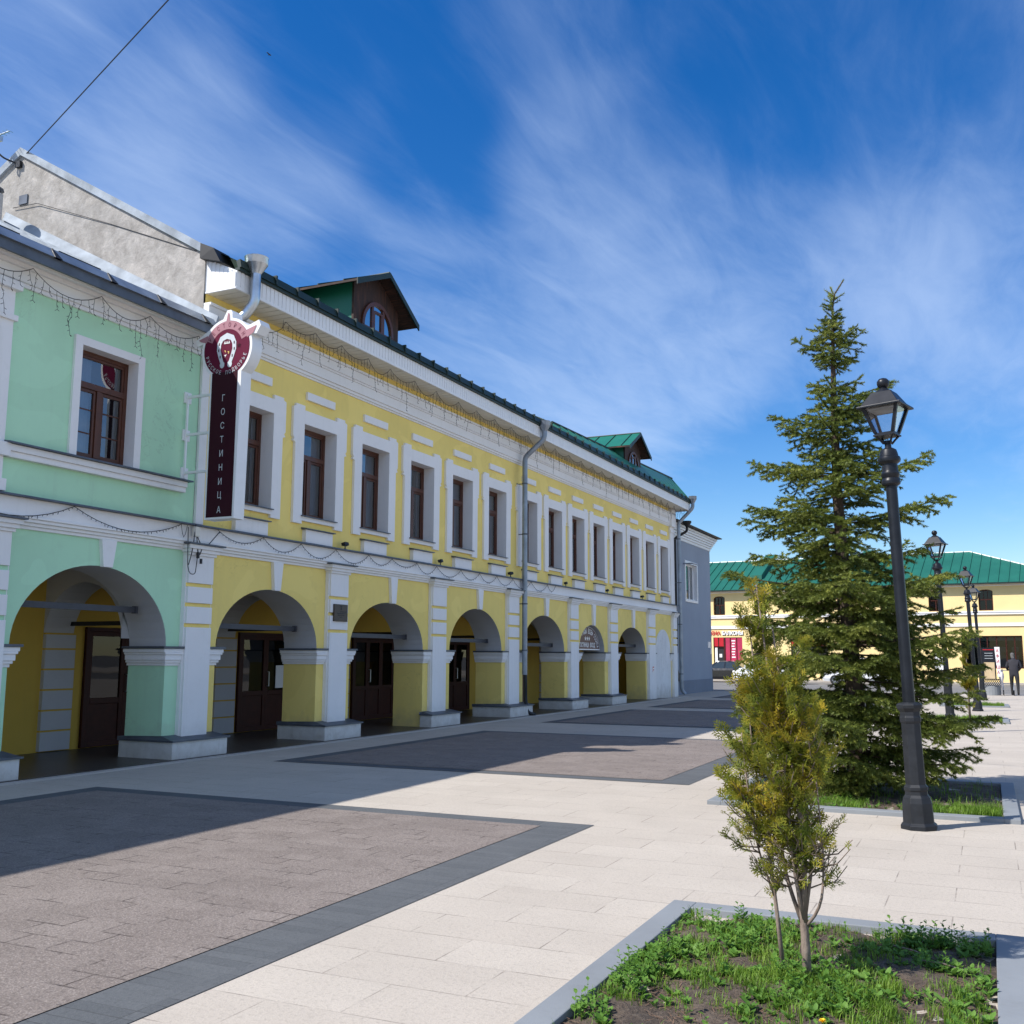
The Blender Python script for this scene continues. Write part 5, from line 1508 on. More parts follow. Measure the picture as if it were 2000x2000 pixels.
mb = MB(); mb.hexa([(TO[0] + .27, 48.50, .80), (TO[0] + .39, 48.52, .80), (TO[0] + .39, 48.56, .80), (TO[0] + .27, 48.54, .80)], [(TO[0] + .20, 48.50, 2.05), (TO[0] + .40, 48.52, 2.05), (TO[0] + .40, 48.56, 2.05), (TO[0] + .20, 48.54, 2.05)])
wp = mb.build('white_panel', M['sign_white'], t, TO)
mb = MB()
for k, ch in enumerate('АФИША'): put_text(mb, ch, .19, (TO[0] + .305, 48.50, 1.90 - k * .23), (1, 0, 0), (0, 0, 1), sx=.8)
mb.build('lettering', M['red'], wp, TO)

def person():
    t = empty('person', (12.52, 48.6, 0), 'person in dark jacket and black trousers walking away pushing a trolley', 'person')
    J = {}
    V = [(0, 0, .98, .18), (0, .05, 1.15, .185), (0, .12, 1.34, .19), (0, .17, 1.49, .13), (0, .20, 1.57, .064), (-.02, .23, 1.64, .082), (-.02, .25, 1.73, .096), (-.02, .24, 1.82, .070),
         (-.10, 0, .90, .108), (-.11, .10, .50, .072), (-.11, .05, .10, .048), (-.11, .16, .045, .042),
         (.10, 0, .90, .108), (.12, -.06, .50, .072), (.12, -.16, .12, .048), (.12, -.06, .045, .042),
         (-.20, .15, 1.44, .085), (-.27, .10, 1.20, .068), (-.22, .30, 1.08, .048), (-.20, .40, 1.08, .036),
         (.20, .15, 1.44, .085), (.27, .10, 1.20, .068), (.18, .30, 1.06, .048), (.12, .40, 1.06, .036)]
    E = [(0, 1), (1, 2), (2, 3), (3, 4), (4, 5), (5, 6), (6, 7), (0, 8), (8, 9), (9, 10), (10, 11), (0, 12), (12, 13), (13, 14), (14, 15), (2, 16), (16, 17), (17, 18), (18, 19), (2, 20), (20, 21), (21, 22), (22, 23)]
    me = bpy.data.meshes.new('body'); me.from_pydata([v[:3] for v in V], E, [])
    o = bpy.data.objects.new('body', me); COL.objects.link(o)
    sk = o.modifiers.new('skin', 'SKIN'); sk.use_smooth_shade = True
    for i, v in enumerate(V):
        s = me.skin_vertices[0].data[i]; r_ = v[3]
        s.radius = (r_, r_ * (.72 if i < 3 else 1)); s.use_root = (i == 0)
    o.modifiers.new('sub', 'SUBSURF').levels = 2; o.modifiers['sub'].render_levels = 2
    dg = bpy.context.evaluated_depsgraph_get()
    m2 = bpy.data.meshes.new_from_object(o.evaluated_get(dg)); bpy.data.objects.remove(o)
    m2.name = 'body'
    for k in ('jacket', 'trousers', 'skin', 'hair', 'black'): m2.materials.append(M[k])
    for p in m2.polygons:
        c = p.center
        if c.z > 1.60: k = 3 if (c.z > 1.70 or c.y < .23) else 2
        elif c.z > 1.56: k = 0
        elif c.z > .80: k = 0 if not (c.y > .30 and abs(c.x) > .15) else 2
        elif c.z > .09: k = 1
        else: k = 4
        p.material_index = k; p.use_smooth = True
    b_ = bpy.data.objects.new('body', m2); COL.objects.link(b_); b_.parent = t
    return t
person()
t = empty('walking_trolley', (12.26, 49.05, 0), 'wheeled trolley with a white bag pushed by the person in the dark jacket', 'trolley'); TO = tuple(t.location)
x_, y_ = 12.28, 49.05
mb = MB()
for s in (-.20, .20):
    mb.tube(bent([(x_ + s, y_ - .12, 1.06), (x_ + s, y_ + .05, .80), (x_ + s, y_ + .35, .12)], .1), .016, 6); mb.tube([(x_ + s, y_ + .05, .80), (x_ + s, y_ - .22, .12)], .016, 6)
mb.tube([(x_ - .20, y_ - .12, 1.06), (x_ + .20, y_ - .12, 1.06)], .018, 6); mb.tube([(x_ - .2, y_ + .12, .5), (x_ + .2, y_ + .12, .5)], .014, 6)
mb.build('frame', M['zinc'], t, TO)
for (sx, yy) in ((-.2, -.22), (.2, -.22), (-.2, .35), (.2, .35)):
    mb = MB(); mb.v = []; mb.lathe([(.07, -.02), (.11, -.02), (.115, 0), (.11, .02), (.07, .02)], (0, 0, 0), 16)
    mb.v = [(x_ + sx + z, y_ + yy + xx, .115 + yy2) for xx, yy2, z in mb.v]
    mb.build('wheel', M['black'], t, TO)
t = empty('white_bag', (12.05, 48.9, .8), 'bulging white bag hanging on the side of the trolley', 'bag'); TO = tuple(t.location)
mb = MB(); mb.lathe([(.02, -.42), (.05, -.36), (.06, -.2), (.10, -.05), (.13, .08), (.12, .2), (.06, .30), (.03, .36)], (12.03, 48.86, .72), 14, sx=.8, sy=1.0); mb.build('sack', M['bagwhite'], t, TO, smooth=True)
mb = MB(); mb.tube(bent([(12.03, 48.86, 1.06), (12.08, 48.88, 1.12), (12.10, 48.9, 1.02)], .03), .012, 6); mb.build('handle', M['bagwhite'], t, TO)

def car(name, loc, rz, paint, label, prof, roofz, W=1.74):
    """prof: (x, z_belt_or_hood, z_roof or None) along the length, front at -x"""
    t = empty(name, loc, label, 'car', 'cars parked along the far side of the road', rz)
    body = MB(); hw = W / 2
    rows = []
    for (x, zl, zb, tw) in prof['body']:                       # x, underside, top of the body, width factor
        w = hw * tw
        rows.append([(x, -w * .92, zl), (x, -w, zl + .18), (x, -w, zb - .14), (x, -w * .93, zb), (x, w * .93, zb), (x, w, zb - .14), (x, w, zl + .18), (x, w * .92, zl)])
    for a, b in zip(rows[:-1], rows[1:]):
        for i in range(8):
            j = (i + 1) % 8
            body.face([a[i], a[j], b[j], b[i]])
    body.face(rows[0][::-1]); body.face(rows[-1])
    # roof shell and pillars
    R_ = prof['roof']; beltz = prof['belt']
    for (xa, za, xb, zb2) in zip([r[0] for r in R_[:-1]], [r[1] for r in R_[:-1]], [r[0] for r in R_[1:]], [r[1] for r in R_[1:]]):
        w = hw * .76
        body.hexa([(xa, -w, za - .05), (xb, -w, zb2 - .05), (xb, w, zb2 - .05), (xa, w, za - .05)], [(xa, -w * .96, za), (xb, -w * .96, zb2), (xb, w * .96, zb2), (xa, w * .96, za)])
    for s in (-1, 1):
        for (xb_, xt) in prof['pillars']:
            body.hexa([(xb_ - .05, s * hw * .92, beltz - .02), (xb_ + .05, s * hw * .92, beltz - .02), (xb_ + .05, s * hw * .86, beltz - .02), (xb_ - .05, s * hw * .86, beltz - .02)],
                      [(xt - .04, s * hw * .75, roofz - .03), (xt + .04, s * hw * .75, roofz - .03), (xt + .04, s * hw * .70, roofz - .03), (xt - .04, s * hw * .70, roofz - .03)])
    body.build('body', paint, t, autos=35)
    g_ = MB(); f0, f1, r0, r1 = prof['glass']                   # windscreen base, roof front, roof rear, rear window base
    wb, wt = hw * .90, hw * .74
    g_.face([(f0, -wb, beltz), (f0, wb, beltz), (f1, wt, roofz - .05), (f1, -wt, roofz - .05)]); g_.face([(r1, wb, beltz), (r1, -wb, beltz), (r0, -wt, roofz - .05), (r0, wt, roofz - .05)])
    for s in (-1, 1):
        g_.face([(f0, s * wb, beltz), (f1, s * wt, roofz - .05), (r0, s * wt, roofz - .05), (r1, s * wb, beltz)])
    g_.build('windows', M['carglass'], t)
    for x in prof['wheels']:
        for s in (-1, 1):
            mb = MB(); mb.lathe([(.20, -.10), (.29, -.10), (.315, -.07), (.315, .07), (.29, .10), (.20, .10)], (0, 0, 0), 22)
            mb.v = [(x + a_, s * (hw - .09) + c_z, .315 + b_) for a_, b_, c_z in mb.v]
            w_ = mb.build('wheel', M['black'], t, autos=40)
            mb = MB(); mb.lathe([(.02, -.09), (.19, -.085), (.20, .0), (.19, .085), (.02, .09)], (0, 0, 0), 12)
            mb.v = [(x + a_, s * (hw - .075) + c_z, .315 + b_) for a_, b_, c_z in mb.v]
            mb.build('rim', M['zinc'], w_)
    for s in (-1, 1):
        x0 = prof['body'][0][0]
        mb = MB(); mb.box(x0 - .03, x0 + .28, s * hw * .62 - .17, s * hw * .62 + .17, prof['light'] - .08, prof['light'] + .08); mb.build('headlight', M['sign_white'], t, bevel=.04)
        mb = MB(); mb.box(f0 + .15, f0 + .33, s * (hw + .10) - .10, s * (hw + .10) + .07, beltz + .0, beltz + .16); mb.build('mirror', paint, t, bevel=.03)
        x1 = prof['body'][-1][0]
        mb = MB(); mb.box(x1 - .1, x1 + .03, s * hw * .7 - .14, s * hw * .7 + .14, prof['light'] + .05, prof['light'] + .2); mb.build('tail_light', M['red'], t, bevel=.03)
    mb = MB(); mb.box(prof['body'][0][0] - .035, prof['body'][0][0] + .02, -.26, .26, .40, .51); mb.build('number_plate', M['sign_white'], t)
    return t
sedan = dict(body=[(-2.15, .30, .55, .80), (-2.05, .22, .68, .93), (-1.5, .20, .84, 1), (-.85, .20, .92, 1), (.9, .20, .95, 1), (1.75, .22, .95, .98), (2.1, .28, .82, .90)], roof=[(-.35, 1.36), (-.1, 1.43), (.5, 1.44), (1.05, 1.38)], belt=.93,
             pillars=[(-.75, -.22), (.30, .34), (1.35, .95)], glass=(-.95, -.30, 1.0, 1.65), wheels=(-1.30, 1.30), light=.62)
van = dict(body=[(-2.15, .32, .62, .85), (-2.05, .24, .80, .95), (-1.75, .22, .98, 1), (-1.2, .22, 1.05, 1), (1.6, .22, 1.05, 1), (2.1, .25, 1.03, .97)], roof=[(-.75, 1.58), (-.4, 1.68), (1.2, 1.70), (1.9, 1.62)], belt=1.03,
           pillars=[(-1.3, -.62), (-.05, -.02), (1.1, 1.1), (1.95, 1.75)], glass=(-1.45, -.68, 1.85, 2.05), wheels=(-1.35, 1.35), light=.75)
car('parked_car', (-5.0, 70.2, -.12), R(-3), M['carblack'], 'black saloon car parked by the red shop front across the road', sedan, 1.42)
car('parked_car', (-1.3, 67.0, -.12), R(-3), M['carwhite'], 'white high-roofed car parked behind the thuja, in front of the black saloon', van, 1.66)
car('parked_car', (4.2, 67.6, -.12), R(-3), M['carwhite'], 'white car parked farther right, glimpsed through the spruce branches', van, 1.66)

# ------------------------------------------------------------------ plants
def unit(v): return v / (np.linalg.norm(v, axis=-1, keepdims=True) + 1e-12)

def needles(segA, segB, per_m, ln, wd, rg, fwd=.75):
    """little three-sided blades all round each shoot from A to B: arrays (n,3)"""
    d = segB - segA; l = np.linalg.norm(d, axis=1)
    cnt = np.maximum(4, (l * per_m).astype(int)); idx = np.repeat(np.arange(len(l)), cnt)
    t = rg.random(len(idx)); ax = unit(d)[idx]
    base = segA[idx] + d[idx] * t[:, None]
    up = np.where(np.abs(ax[:, 2:3]) > .9, np.array([[1., 0, 0]]), np.array([[0, 0, 1.]]))
    u = unit(np.cross(ax, up)); w = np.cross(ax, u)
    ph = rg.random(len(idx)) * 2 * PI
    rad = u * np.cos(ph)[:, None] + w * np.sin(ph)[:, None]
    dirn = unit(rad + ax * fwd)
    L_ = ln * (.75 + .5 * rg.random(len(idx)))[:, None]
    tip = base + dirn * L_
    side = unit(np.cross(dirn, rad + 1e-3)) * (wd / 2)
    V = np.stack([base - side, base + side, tip], 1).reshape(-1, 3)
    F = np.arange(len(V)).reshape(-1, 3)
    return V, F

def build_spruce():
    rg = np.random.default_rng(21)
    bx, by = 10.08, 12.85
    t = empty('spruce_tree', (bx, by, 0), 'tall layered green spruce with a bent leading tip behind the nearest lamp', 'tree')
    TZ = [0, 1.06, 2.86, 3.6, 5.0, 6.03, 6.16, 6.29]; TX = [10.11, 10.10, 10.02, 9.99, 10.0, 10.03, 10.07, 10.17]
    tx = lambda z: np.interp(z, TZ, TX)
    zs = np.linspace(-.05, 6.29, 40)
    mb = MB()
    mb.tube([(tx(z) - bx, 0, z) for z in zs], [max(.008, .125 * (1 - z / 6.5) ** .9) for z in zs], 10)
    RZ = [.15, .4, .74, 1.25, 1.8, 2.3, 2.9, 3.28, 3.8, 4.45, 4.85, 5.3, 5.5, 5.62, 6.05, 6.3]
    RR = [.90, 1.25, 1.55, 1.50, 1.32, 1.24, 1.00, 1.02, .80, .58, .42, .26, .36, .15, .13, .05]
    A, B = [], []           # shoots
    wood = []
    def shoot(a, b): A.append(a); B.append(b)
    z = .30
    whorls = []
    while z < 5.95:
        whorls.append(z)
        z += .31 - .06 * (z / 6) + rg.normal(0, .04)
    LM = [(5.35, 3.2, .46), (5.38, -.1, .38), (5.30, 1.6, .4), (4.72, .1, .72), (4.40, 3.05, .80), (4.45, -.4, .55), (3.80, 3.2, 1.05), (3.74, -.05, 1.10), (3.28, 3.1, 1.12), (3.24, .0, 1.24), (3.1, 3.3, 1.18),
          (2.42, .05, 1.24), (2.05, .3, 1.28), (2.3, -.5, 1.1), (1.75, -.15, 1.36), (1.45, .1, 1.44), (1.2, -.3, 1.40), (.95, .08, 1.52), (.9, -.45, 1.35), (.62, .15, 1.35), (.5, -.25, 1.2), (2.7, 3.3, 1.1), (2.0, 2.95, 1.2), (1.5, 3.2, 1.3), (2.75, -.1, 1.0), (.75, 3.1, 1.4)]
    items = [(wi, z, None) for wi, z in enumerate(whorls)] + [(0, f[0], (f[1], f[2], f[0])) for f in LM]
    for wi, z, force in items:
        Rm = np.interp(z, RZ, RR)
        Rm *= [1.0, .78, 1.05, .66, .92][wi % 5] if z < 5.3 else 1.0
        n = int(round(8.6 - 2.4 * z / 6)); a0 = rg.random() * 2 * PI
        for k in range(1 if force is not None else n + (5 if z < 2.6 else 3 if z < 4.2 else 1)):
            minor = k >= n
            az = a0 + 2 * PI * k / n + rg.normal(0, .25)
            zz = z + (rg.normal(0, .055) if not minor else rg.uniform(-.14, .14))
            Lb = Rm * (rg.uniform(.60, .92) if rg.random() < .72 else rg.uniform(.95, 1.15)) * (.6 if minor else 1.0)
            if z < 4.5 and rg.random() < .10: Lb *= .55
            up0 = np.interp(z, [0, 1.5, 3, 4.5, 5.5, 6], [-.30, -.12, .02, .18, .40, .55]); up1 = np.interp(z, [0, 3, 6], [.20, .16, .12])
            if force is not None: az, Lb, zz = force
            dh = np.array([math.cos(az), math.sin(az), 0]); dp = np.array([-dh[1], dh[0], 0])
            sw = rg.normal(0, .08)
            def bp(s): return np.array([tx(zz) - bx, 0, zz]) + dh * Lb * s + dp * sw * s * s * Lb + np.array([0, 0, Lb * (up0 * s + up1 * s * s)])
            ns = 12; pts = [bp(s) for s in np.linspace(0, 1, ns)]
            wood.append((pts[:10], .016 * (Lb / 1.2) + .003))
            s0 = .24 if z < 4 else .10
            for i in range(ns - 1):
                if i / ns >= s0 - .05: shoot(pts[i], pts[i + 1])
            # side twigs
            s = s0 * .8; sd = 1
            step = .055 / max(Lb, .25)
            while s < .985:
                p = bp(s); tang = unit(bp(min(s + .03, 1)) - bp(s - .03))
                sd = -sd
                ang = R(rg.uniform(42, 62))
                l = min(.58 * Lb * (1 - s) ** .75 + .08, .52) * rg.uniform(.7, 1.15)
                d = unit(tang * math.cos(ang) + unit(np.cross(tang, [0, 0, 1])) * sd * math.sin(ang) + np.array([0, 0, rg.normal(-.22, .18)]))
                q = p + d * l + np.array([0, 0, -.10 * l])
                m = p * .5 + q * .5 + np.array([0, 0, .03 * l])
                shoot(p, m); shoot(m, q)
                if l > .13:
                    tt = .25; s2 = 1
                    while tt < .95:
                        s2 = -s2; pp = p + (q - p) * tt
                        d2 = unit(d * math.cos(R(48)) + unit(np.cross(d, [0, 0, 1])) * s2 * math.sin(R(48)) + np.array([0, 0, rg.normal(-.1, .2)]))
                        l2 = min(.42 * l * (1 - tt) + .045, .13) * rg.uniform(.7, 1.2)
                        shoot(pp, pp + d2 * l2)
                        tt += .055 / l
                s += step * rg.uniform(.8, 1.3)
    # upright leader shoots round the thin top
    for z in np.arange(5.6, 6.12, .045):
        for k in range(3):
            az = rg.random() * 2 * PI; l = rg.uniform(.10, .17)
            p = np.array([tx(z) - bx, 0, z]); shoot(p, p + unit(np.array([math.cos(az), math.sin(az), .55])) * l)
    for a, b in zip(zs[-8:-1], zs[-7:]): shoot(np.array([tx(a) - bx, 0, a]), np.array([tx(b) - bx, 0, b]))
    for pts, r in wood:
        mb.tube([tuple(p) for p in pts], [max(.003, r * (1 - .85 * i / len(pts))) for i in range(len(pts))], 5)
    mb.build('trunk', M['bark_spruce'], t, smooth=True)
    A = np.array(A); B = np.array(B)
    V, F = needles(A, B, 340, .037, .0115, rg, .9)
    np_mesh('crown', V, F, M['needle'], t)
    return t
build_spruce()

def build_thuja(name, base, top, z0, zmax, wid, stems, nspray, label, seed, group=None, rbase=.028):
    rg = np.random.default_rng(seed)
    t = empty(name, base, label, 'young tree', group)
    O = np.array(base)
    mb = MB()
    curves = []
    for (pts, r) in stems:
        P_ = [Vector(p) - Vector(base) for p in pts]
        pp = bent(P_, .10, 4) if len(P_) > 2 else P_
        mb.tube(pp, [max(.004, r * (1 - .8 * (i / (len(pp) - 1)) ** 1.0)) for i in range(len(pp))], 8)
        curves.append(np.array([tuple(v) for v in pp]))
    # thin upward side branches
    SA, SB = [], []
    for c in curves:
        n = int(46 * (c[-1, 2] - c[0, 2]))
        for i in range(n):
            s = rg.random() ** .9; f = s * (len(c) - 1); k = min(int(f), len(c) - 2); p = c[k] + (c[k + 1] - c[k]) * (f - k)
            if p[2] < z0: continue
            az = rg.random() * 2 * PI; W = wid(p[2] + .12)
            l = W * rg.uniform(.45, 1.0); e = p + np.array([math.cos(az) * l, math.sin(az) * l, l * rg.uniform(.35, .95)])
            m = (p + e) / 2 + np.array([0, 0, -.03])
            mb.tube([tuple(p), tuple(m), tuple(e)], [.0045, .0032, .002], 4, caps=False)
            SA += [p, m]; SB += [m, e]
    mb.build('trunk', M['bark_thuja'], t, smooth=True)
    SA, SB = np.array(SA), np.array(SB)
    # flat fan sprays on the outer part of the branches and stem tips
    V, F = [], []
    def quad(a, b, wv):
        n = len(V); V.extend([a - wv * .5, a + wv * .5, b + wv * .28, b - wv * .28]); F.append((n, n + 1, n + 2, n + 3))
    zz = (SA[:, 2] + SB[:, 2]) / 2 / (zmax / 2.0)
    pr = np.interp(zz, [.3, .55, .85, 1.2, 1.6, 2.0], [.30, .45, .75, 1.3, 2.6, 2.6]); pr /= pr.sum()
    ids = rg.choice(len(SA), nspray, p=pr)
    for i in ids:
        tt = rg.random(); p = SA[i] + (SB[i] - SA[i]) * tt
        ax = unit(unit(SB[i] - SA[i]) + np.array([rg.normal(0, .6), rg.normal(0, .6), rg.normal(.35, .45)]))
        nrm = unit(np.cross(ax, rg.normal(0, 1, 3))); sd = np.cross(nrm, ax)
        Ls = rg.uniform(.035, .085)
        w = .0058
        tip = p + ax * Ls
        quad(p, p + ax * Ls * .5, sd * w); quad(p + ax * Ls * .5, tip, sd * w * .8)
        ns = int(Ls / .010)
        for j in range(ns):
            f = (j + .6) / ns; s = 1 if j % 2 else -1
            q = p + ax * Ls * f; l = Ls * (.62 * (1 - f) + .16)
            dd = unit(ax * .72 + sd * s * .7 + nrm * rg.normal(0, .12))
            quad(q, q + dd * l, unit(np.cross(nrm, dd)) * w)
            if l > .022:
                q2 = q + dd * l * .45
                for s2 in (-1, 1):
                    d3 = unit(dd * .75 + unit(np.cross(nrm, dd)) * s2 * .66); quad(q2, q2 + d3 * l * .42, unit(np.cross(nrm, d3)) * w * .85)
    np_mesh('crown', np.array(V), np.array(F), M['thuja'], t)
    return t
wm = lambda z: np.interp(z, [.25, .45, .7, 1.0, 1.3, 1.6, 1.8, 1.95, 2.1], [.10, .175, .175, .16, .165, .165, .145, .09, .03])
build_thuja('thuja', (10.655, 5.45, .02), None, .42, 2.0, wm,
            [([(10.655, 5.45, 0), (10.65, 5.45, .27), (10.60, 5.46, .7), (10.53, 5.47, 1.3), (10.46, 5.45, 1.98)], .0235),
             ([(10.65, 5.45, .27), (10.66, 5.44, .7), (10.60, 5.44, 1.2), (10.54, 5.44, 1.75)], .017),
             ([(10.645, 5.45, .26), (10.56, 5.47, .5), (10.52, 5.48, .9), (10.45, 5.47, 1.35), (10.41, 5.48, 1.78)], .011),
             ([(10.65, 5.44, .30), (10.61, 5.42, .55), (10.59, 5.41, .95), (10.55, 5.42, 1.45)], .010),
             ([(10.655, 5.46, .32), (10.70, 5.47, .6), (10.66, 5.47, 1.0), (10.60, 5.46, 1.5)], .010),
             ([(10.66, 5.45, .27), (10.74, 5.43, .36), (10.76, 5.43, .6), (10.73, 5.44, 1.05), (10.68, 5.44, 1.3)], .009)],
            2350, 'yellow green young thuja with a forked pale trunk in the foreground bed', 31, 'young thujas in the planting beds')
ws = lambda z: np.interp(z, [.25, .45, .7, 1.0, 1.25, 1.45], [.07, .17, .22, .20, .13, .05])
build_thuja('thuja', (10.525, 5.53, .02), None, .36, 1.4, ws,
            [([(10.525, 5.53, 0), (10.50, 5.52, .33), (10.46, 5.52, .7), (10.40, 5.53, 1.1), (10.38, 5.53, 1.42)], .012),
             ([(10.50, 5.52, .36), (10.42, 5.50, .6), (10.37, 5.50, .95), (10.35, 5.50, 1.2)], .007)],
            700, 'thin young thuja sapling leaning left, close beside the forked thuja', 33, 'young thujas in the planting beds')
wf = lambda z: np.interp(z, [.2, .5, 1.0, 1.5, 1.8], [.15, .30, .27, .18, .05])
build_thuja('thuja', (11.05, 29.0, .02), None, .15, 1.8, wf, [([(11.05, 29, 0), (11.05, 29, .9), (11.04, 29, 1.8)], .03)], 3200, 'distant bushy thuja in the far bed between the lamps behind the spruce', 37, 'young thujas in the planting beds')

# bare trees behind the far roof
def bare_tree(x, y, h, seed, label):
    rg = np.random.default_rng(seed)
    t = empty('bare_tree', (x, y, 0), label, 'tree', 'bare spring trees behind the far roof')
    mb = MB(); tw = MB()
    def grow(p, d, l, r, lev):
        pts = [Vector(p)]; dd = Vector(d)
        for i in range(4):
            dd = (dd + Vector((rg.normal(0, .12), rg.normal(0, .12), .05))).normalized(); pts.append(pts[-1] + dd * l / 4)
        (mb if lev < 2 else tw).tube(pts, [r * (1 - .4 * i / 4) for i in range(5)], 6 if lev < 2 else 3, caps=False)
        if lev >= 5: return
        for k in range(5 if lev else 6):
            tt = rg.uniform(.35, 1.0); q = pts[0].lerp(pts[-1], tt)
            a = rg.random() * 2 * PI; s = rg.uniform(.5, .95)
            nd = (dd * (1 - .35 * s) + Vector((math.cos(a), math.sin(a), .25)) * s).normalized()
            grow(q, nd, l * rg.uniform(.45, .68), r * .5, lev + 1)
    grow((0, 0, 0), (0, 0, 1), h * .45, h * .022, 0)
    mb.build('trunk', M['bark_far'], t); tw.build('crown', M['bark_far'], t)
bare_tree(-3.0, 92, 12.5, 3, 'leafless brown tree behind the far green roof, left of the spruce trunk')
bare_tree(2.2, 95, 13.0, 4, 'leafless brown tree behind the far green roof, right of the spruce trunk')
bare_tree(14.8, 99, 11.2, 6, 'leafless tree top rising over the sloping right end of the far roof')

# grass and weeds
def blades(areas, n, hmin, hmax, wd, rg, name, parentless_label, cat='grass', mat='grassblade'):
    V, F = [], []
    for (x0, x1, y0, y1, share, dens) in areas:
        m = int(n * share)
        X = rg.uniform(x0, x1, m); Y = rg.uniform(y0, y1, m)
        # tufts
        f = np.sin(X * 9.1 + 2.1 * np.sin(Y * 5.3)) * np.sin(Y * 8.3 + 1.7 * np.sin(X * 6.1)) + .5 * np.sin(X * 23 + Y * 17)
        keep = f + rg.normal(0, .45, m) > dens
        X, Y = X[keep], Y[keep]; m = len(X)
        H = rg.uniform(hmin, hmax, m) * (.7 + .5 * np.clip(f[keep] + .5, 0, 1.2))
        az = rg.random(m) * 2 * PI; lean = rg.uniform(.1, .75, m)
        d = np.stack([np.cos(az), np.sin(az), 0 * az], 1); s = np.stack([-np.sin(az), np.cos(az), 0 * az], 1)
        b = np.stack([X, Y, np.full(m, .012)], 1)
        w = (wd * rg.uniform(.6, 1.3, m))[:, None]
        m1 = b + d * (lean * .30 * H)[:, None] + np.array([0, 0, 1]) * (H * .55)[:, None]
        tp = b + d * (lean * 1.0 * H)[:, None] + np.array([0, 0, 1]) * (H * (1 - .25 * lean))[:, None]
        v = np.stack([b - s * w / 2, b + s * w / 2, m1 + s * w * .4, m1 - s * w * .4, tp + s * w * .05, tp - s * w * .05], 1)
        base = sum(len(a) for a in V)
        V.append(v.reshape(-1, 3)); i0 = base + np.arange(m)[:, None] * 6
        F.append(i0 + np.array([[0, 1, 2, 3]])); F.append(i0 + np.array([[3, 2, 4, 5]]))
    o = np_mesh(name, np.concatenate(V), np.concatenate(F), M[mat])
    tag(o, kind='stuff', label=parentless_label, cat=cat)
    return o
rg = np.random.default_rng(51)
B1 = (9.80, 11.49, 2.8, 6.48)
blades([(B1[0], B1[1], 4.7, 6.46, .62, .0), (B1[0], B1[1], 2.8, 4.7, .20, .45), (10.2, 11.1, 5.05, 5.5, .15, -.7)], 25000, .022, .068, .0044, rg, 'grass', 'short bright green grass in the foreground bed')
blades([(8.85, 11.6, 11.44, 14.4, .35, .35), (10.9, 11.6, 11.44, 12.0, .30, -.3), (8.85, 10.3, 11.44, 11.9, .2, -.3)], 14000, .03, .11, .006, rg, 'grass', 'patchy grass on the soil under the spruce')
blades([(10.06, 11.8, 28.06, 29.85, .5, -.6), (10.16, 11.95, 37.06, 38.75, .5, -.6)], 9000, .04, .12, .012, rg, 'grass', 'grass filling the two far kerbed beds')

def weeds(areas, n, name, label, rg, tall=0):
    """broad-leaved rosettes and upright leafy stems"""
    V, F = [], []
    def leaf(p, d, up, l, w):
        s = unit(np.cross(d, up)); n0 = len(V)
        V.extend([p, p + d * l * .35 + s * w * .5 + up * .004, p + d * l * .75 + s * w * .42, p + d * l, p + d * l * .75 - s * w * .42, p + d * l * .35 - s * w * .5 + up * .004])
        F.append((n0, n0 + 1, n0 + 2, n0 + 3)); F.append((n0, n0 + 3, n0 + 4, n0 + 5))
    for (x0, x1, y0, y1, share, big) in areas:
        for _ in range(int(n * share)):
            x, y = rg.uniform(x0, x1), rg.uniform(y0, y1)
            if math.sin(x * 7.3 + 2 * math.sin(y * 4.1)) * math.sin(y * 6.9 + 1.3) + rg.normal(0, .4) < -.05: continue
            if rg.random() < big:                                # upright stem with leaves
                h = rg.uniform(.05, .13); p = np.array([x, y, .01]); ln = np.array([rg.normal(0, .2), rg.normal(0, .2), 1.]); m = int(h / .014)
                n0 = len(V); e = p + ln * h; sx = np.array([.0016, 0, 0]); V.extend([p - sx, p + sx, e + sx * .5, e - sx * .5]); F.append((n0, n0 + 1, n0 + 2, n0 + 3))
                for k in range(m):
                    q = p + ln * h * (k + 1) / m; az = k * 2.4 + rg.normal(0, .3); d = unit(np.array([math.cos(az), math.sin(az), .55])); up = unit(np.cross(np.cross(d, [0, 0, 1]), d))
                    l = .030 * rg.uniform(.7, 1.3) * (1.25 - .5 * k / m); leaf(q, d, up, l, l * .55)
            else:
                m = rg.integers(5, 10); sc = rg.uniform(.6, 1.35); p = np.array([x, y, .012])
                for k in range(m):
                    az = 2 * PI * k / m + rg.normal(0, .35); el = rg.uniform(.25, 1.1); d = unit(np.array([math.cos(az), math.sin(az), el])); up = unit(np.cross(np.cross(d, [0, 0, 1]), d))
                    l = .042 * sc * rg.uniform(.7, 1.2); leaf(p + np.array([0, 0, rg.uniform(0, .02)]), d, up, l, l * .5)
    o = np_mesh(name, np.array(V), np.array(F), M['weed'])
    tag(o, kind='stuff', label=label, cat='weeds')
weeds([(9.8, 11.48, 4.75, 6.45, .52, .18), (9.8, 11.48, 3.9, 4.75, .06, .18), (9.8, 10.3, 5.2, 6.45, .14, .35), (10.9, 11.48, 6.1, 6.47, .05, .75), (9.8, 9.95, 4.4, 5.4, .04, .8), (10.4, 11.0, 4.9, 5.6, .07, .3)], 1900, 'weeds', 'leafy weeds sprouting all over the foreground bed', rg)
weeds([(8.9, 11.55, 11.45, 12.2, .7, .2), (8.9, 10.2, 11.45, 12.6, .3, .6)], 320, 'weeds', 'leafy weeds on the near edge of the spruce bed', rg)
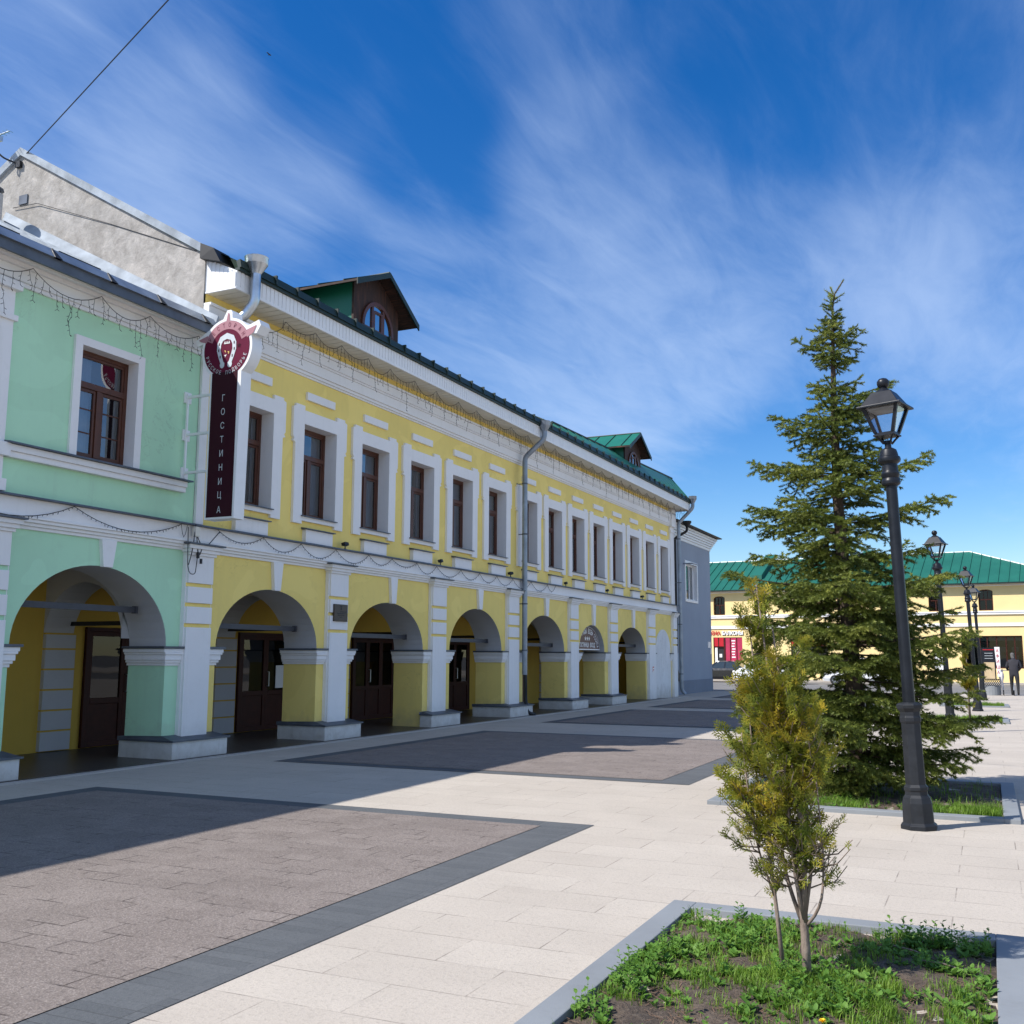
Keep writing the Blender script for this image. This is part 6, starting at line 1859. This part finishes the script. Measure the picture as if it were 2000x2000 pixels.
# dry litter
def litter(areas, n, label):
    V, F = [], []
    for (x0, x1, y0, y1, sh) in areas:
        for _ in range(int(n * sh)):
            p = np.array([rg.uniform(x0, x1), rg.uniform(y0, y1), rg.uniform(.018, .03)]); az = rg.random() * 2 * PI; l = rg.uniform(.015, .075); d = np.array([math.cos(az), math.sin(az), rg.normal(0, .12)]); s = np.array([-d[1], d[0], 0]) * .0022
            n0 = len(V); V.extend([p - s, p + s, p + d * l + s * .5, p + d * l - s * .5]); F.append((n0, n0 + 1, n0 + 2, n0 + 3))
    tag(np_mesh('dry_litter', np.array(V), np.array(F), M['litter']), label, 'dry litter', kind='stuff')
litter([(8.85, 11.6, 11.45, 14.35, .6), (9.8, 11.48, 3.8, 6.45, .45)], 6500, 'dry needles and twigs scattered on the soil of the beds')

# dandelion and two dry sticks in the foreground bed
t = empty('dandelion', (10.83, 4.72, .02), 'single yellow dandelion flower in the foreground bed below the forked thuja', 'flower'); TO = tuple(t.location)
mb = MB(); mb.tube([(10.83, 4.72, .01), (10.832, 4.722, .06)], .0025, 5); mb.build('stem', M['weed'], t, TO)
mb = MB()
for k in range(26):
    az = k * 2.4; el = .15 + .9 * (k / 26); d = Vector((math.cos(az) * math.cos(el), math.sin(az) * math.cos(el), math.sin(el))); s = Vector((-math.sin(az), math.cos(az), 0)) * .0035; p = Vector((10.832, 4.722, .06)); e = p + d * .017
    mb.face([p - s * .4, p + s * .4, e + s, e - s])
mb.build('petals', M['yellowpetal'], t, TO)
for k, (a, b, lab) in enumerate((((11.0, 6.15, .045), (11.22, 6.02, .03), 'thin dry stick lying on weeds near the back kerb of the foreground bed'), ((11.16, 5.92, .045), (11.36, 5.85, .04), 'short dry stick lying at the right of the foreground bed'))):
    mb = MB(); mb.tube([a, ((a[0] + b[0]) / 2, (a[1] + b[1]) / 2 + .012, (a[2] + b[2]) / 2 + .006), b], [.004, .005, .003], 6)
    tag(mb.build('dry_stick', M['bark_thuja']), lab, 'stick', 'dry sticks in the foreground bed')
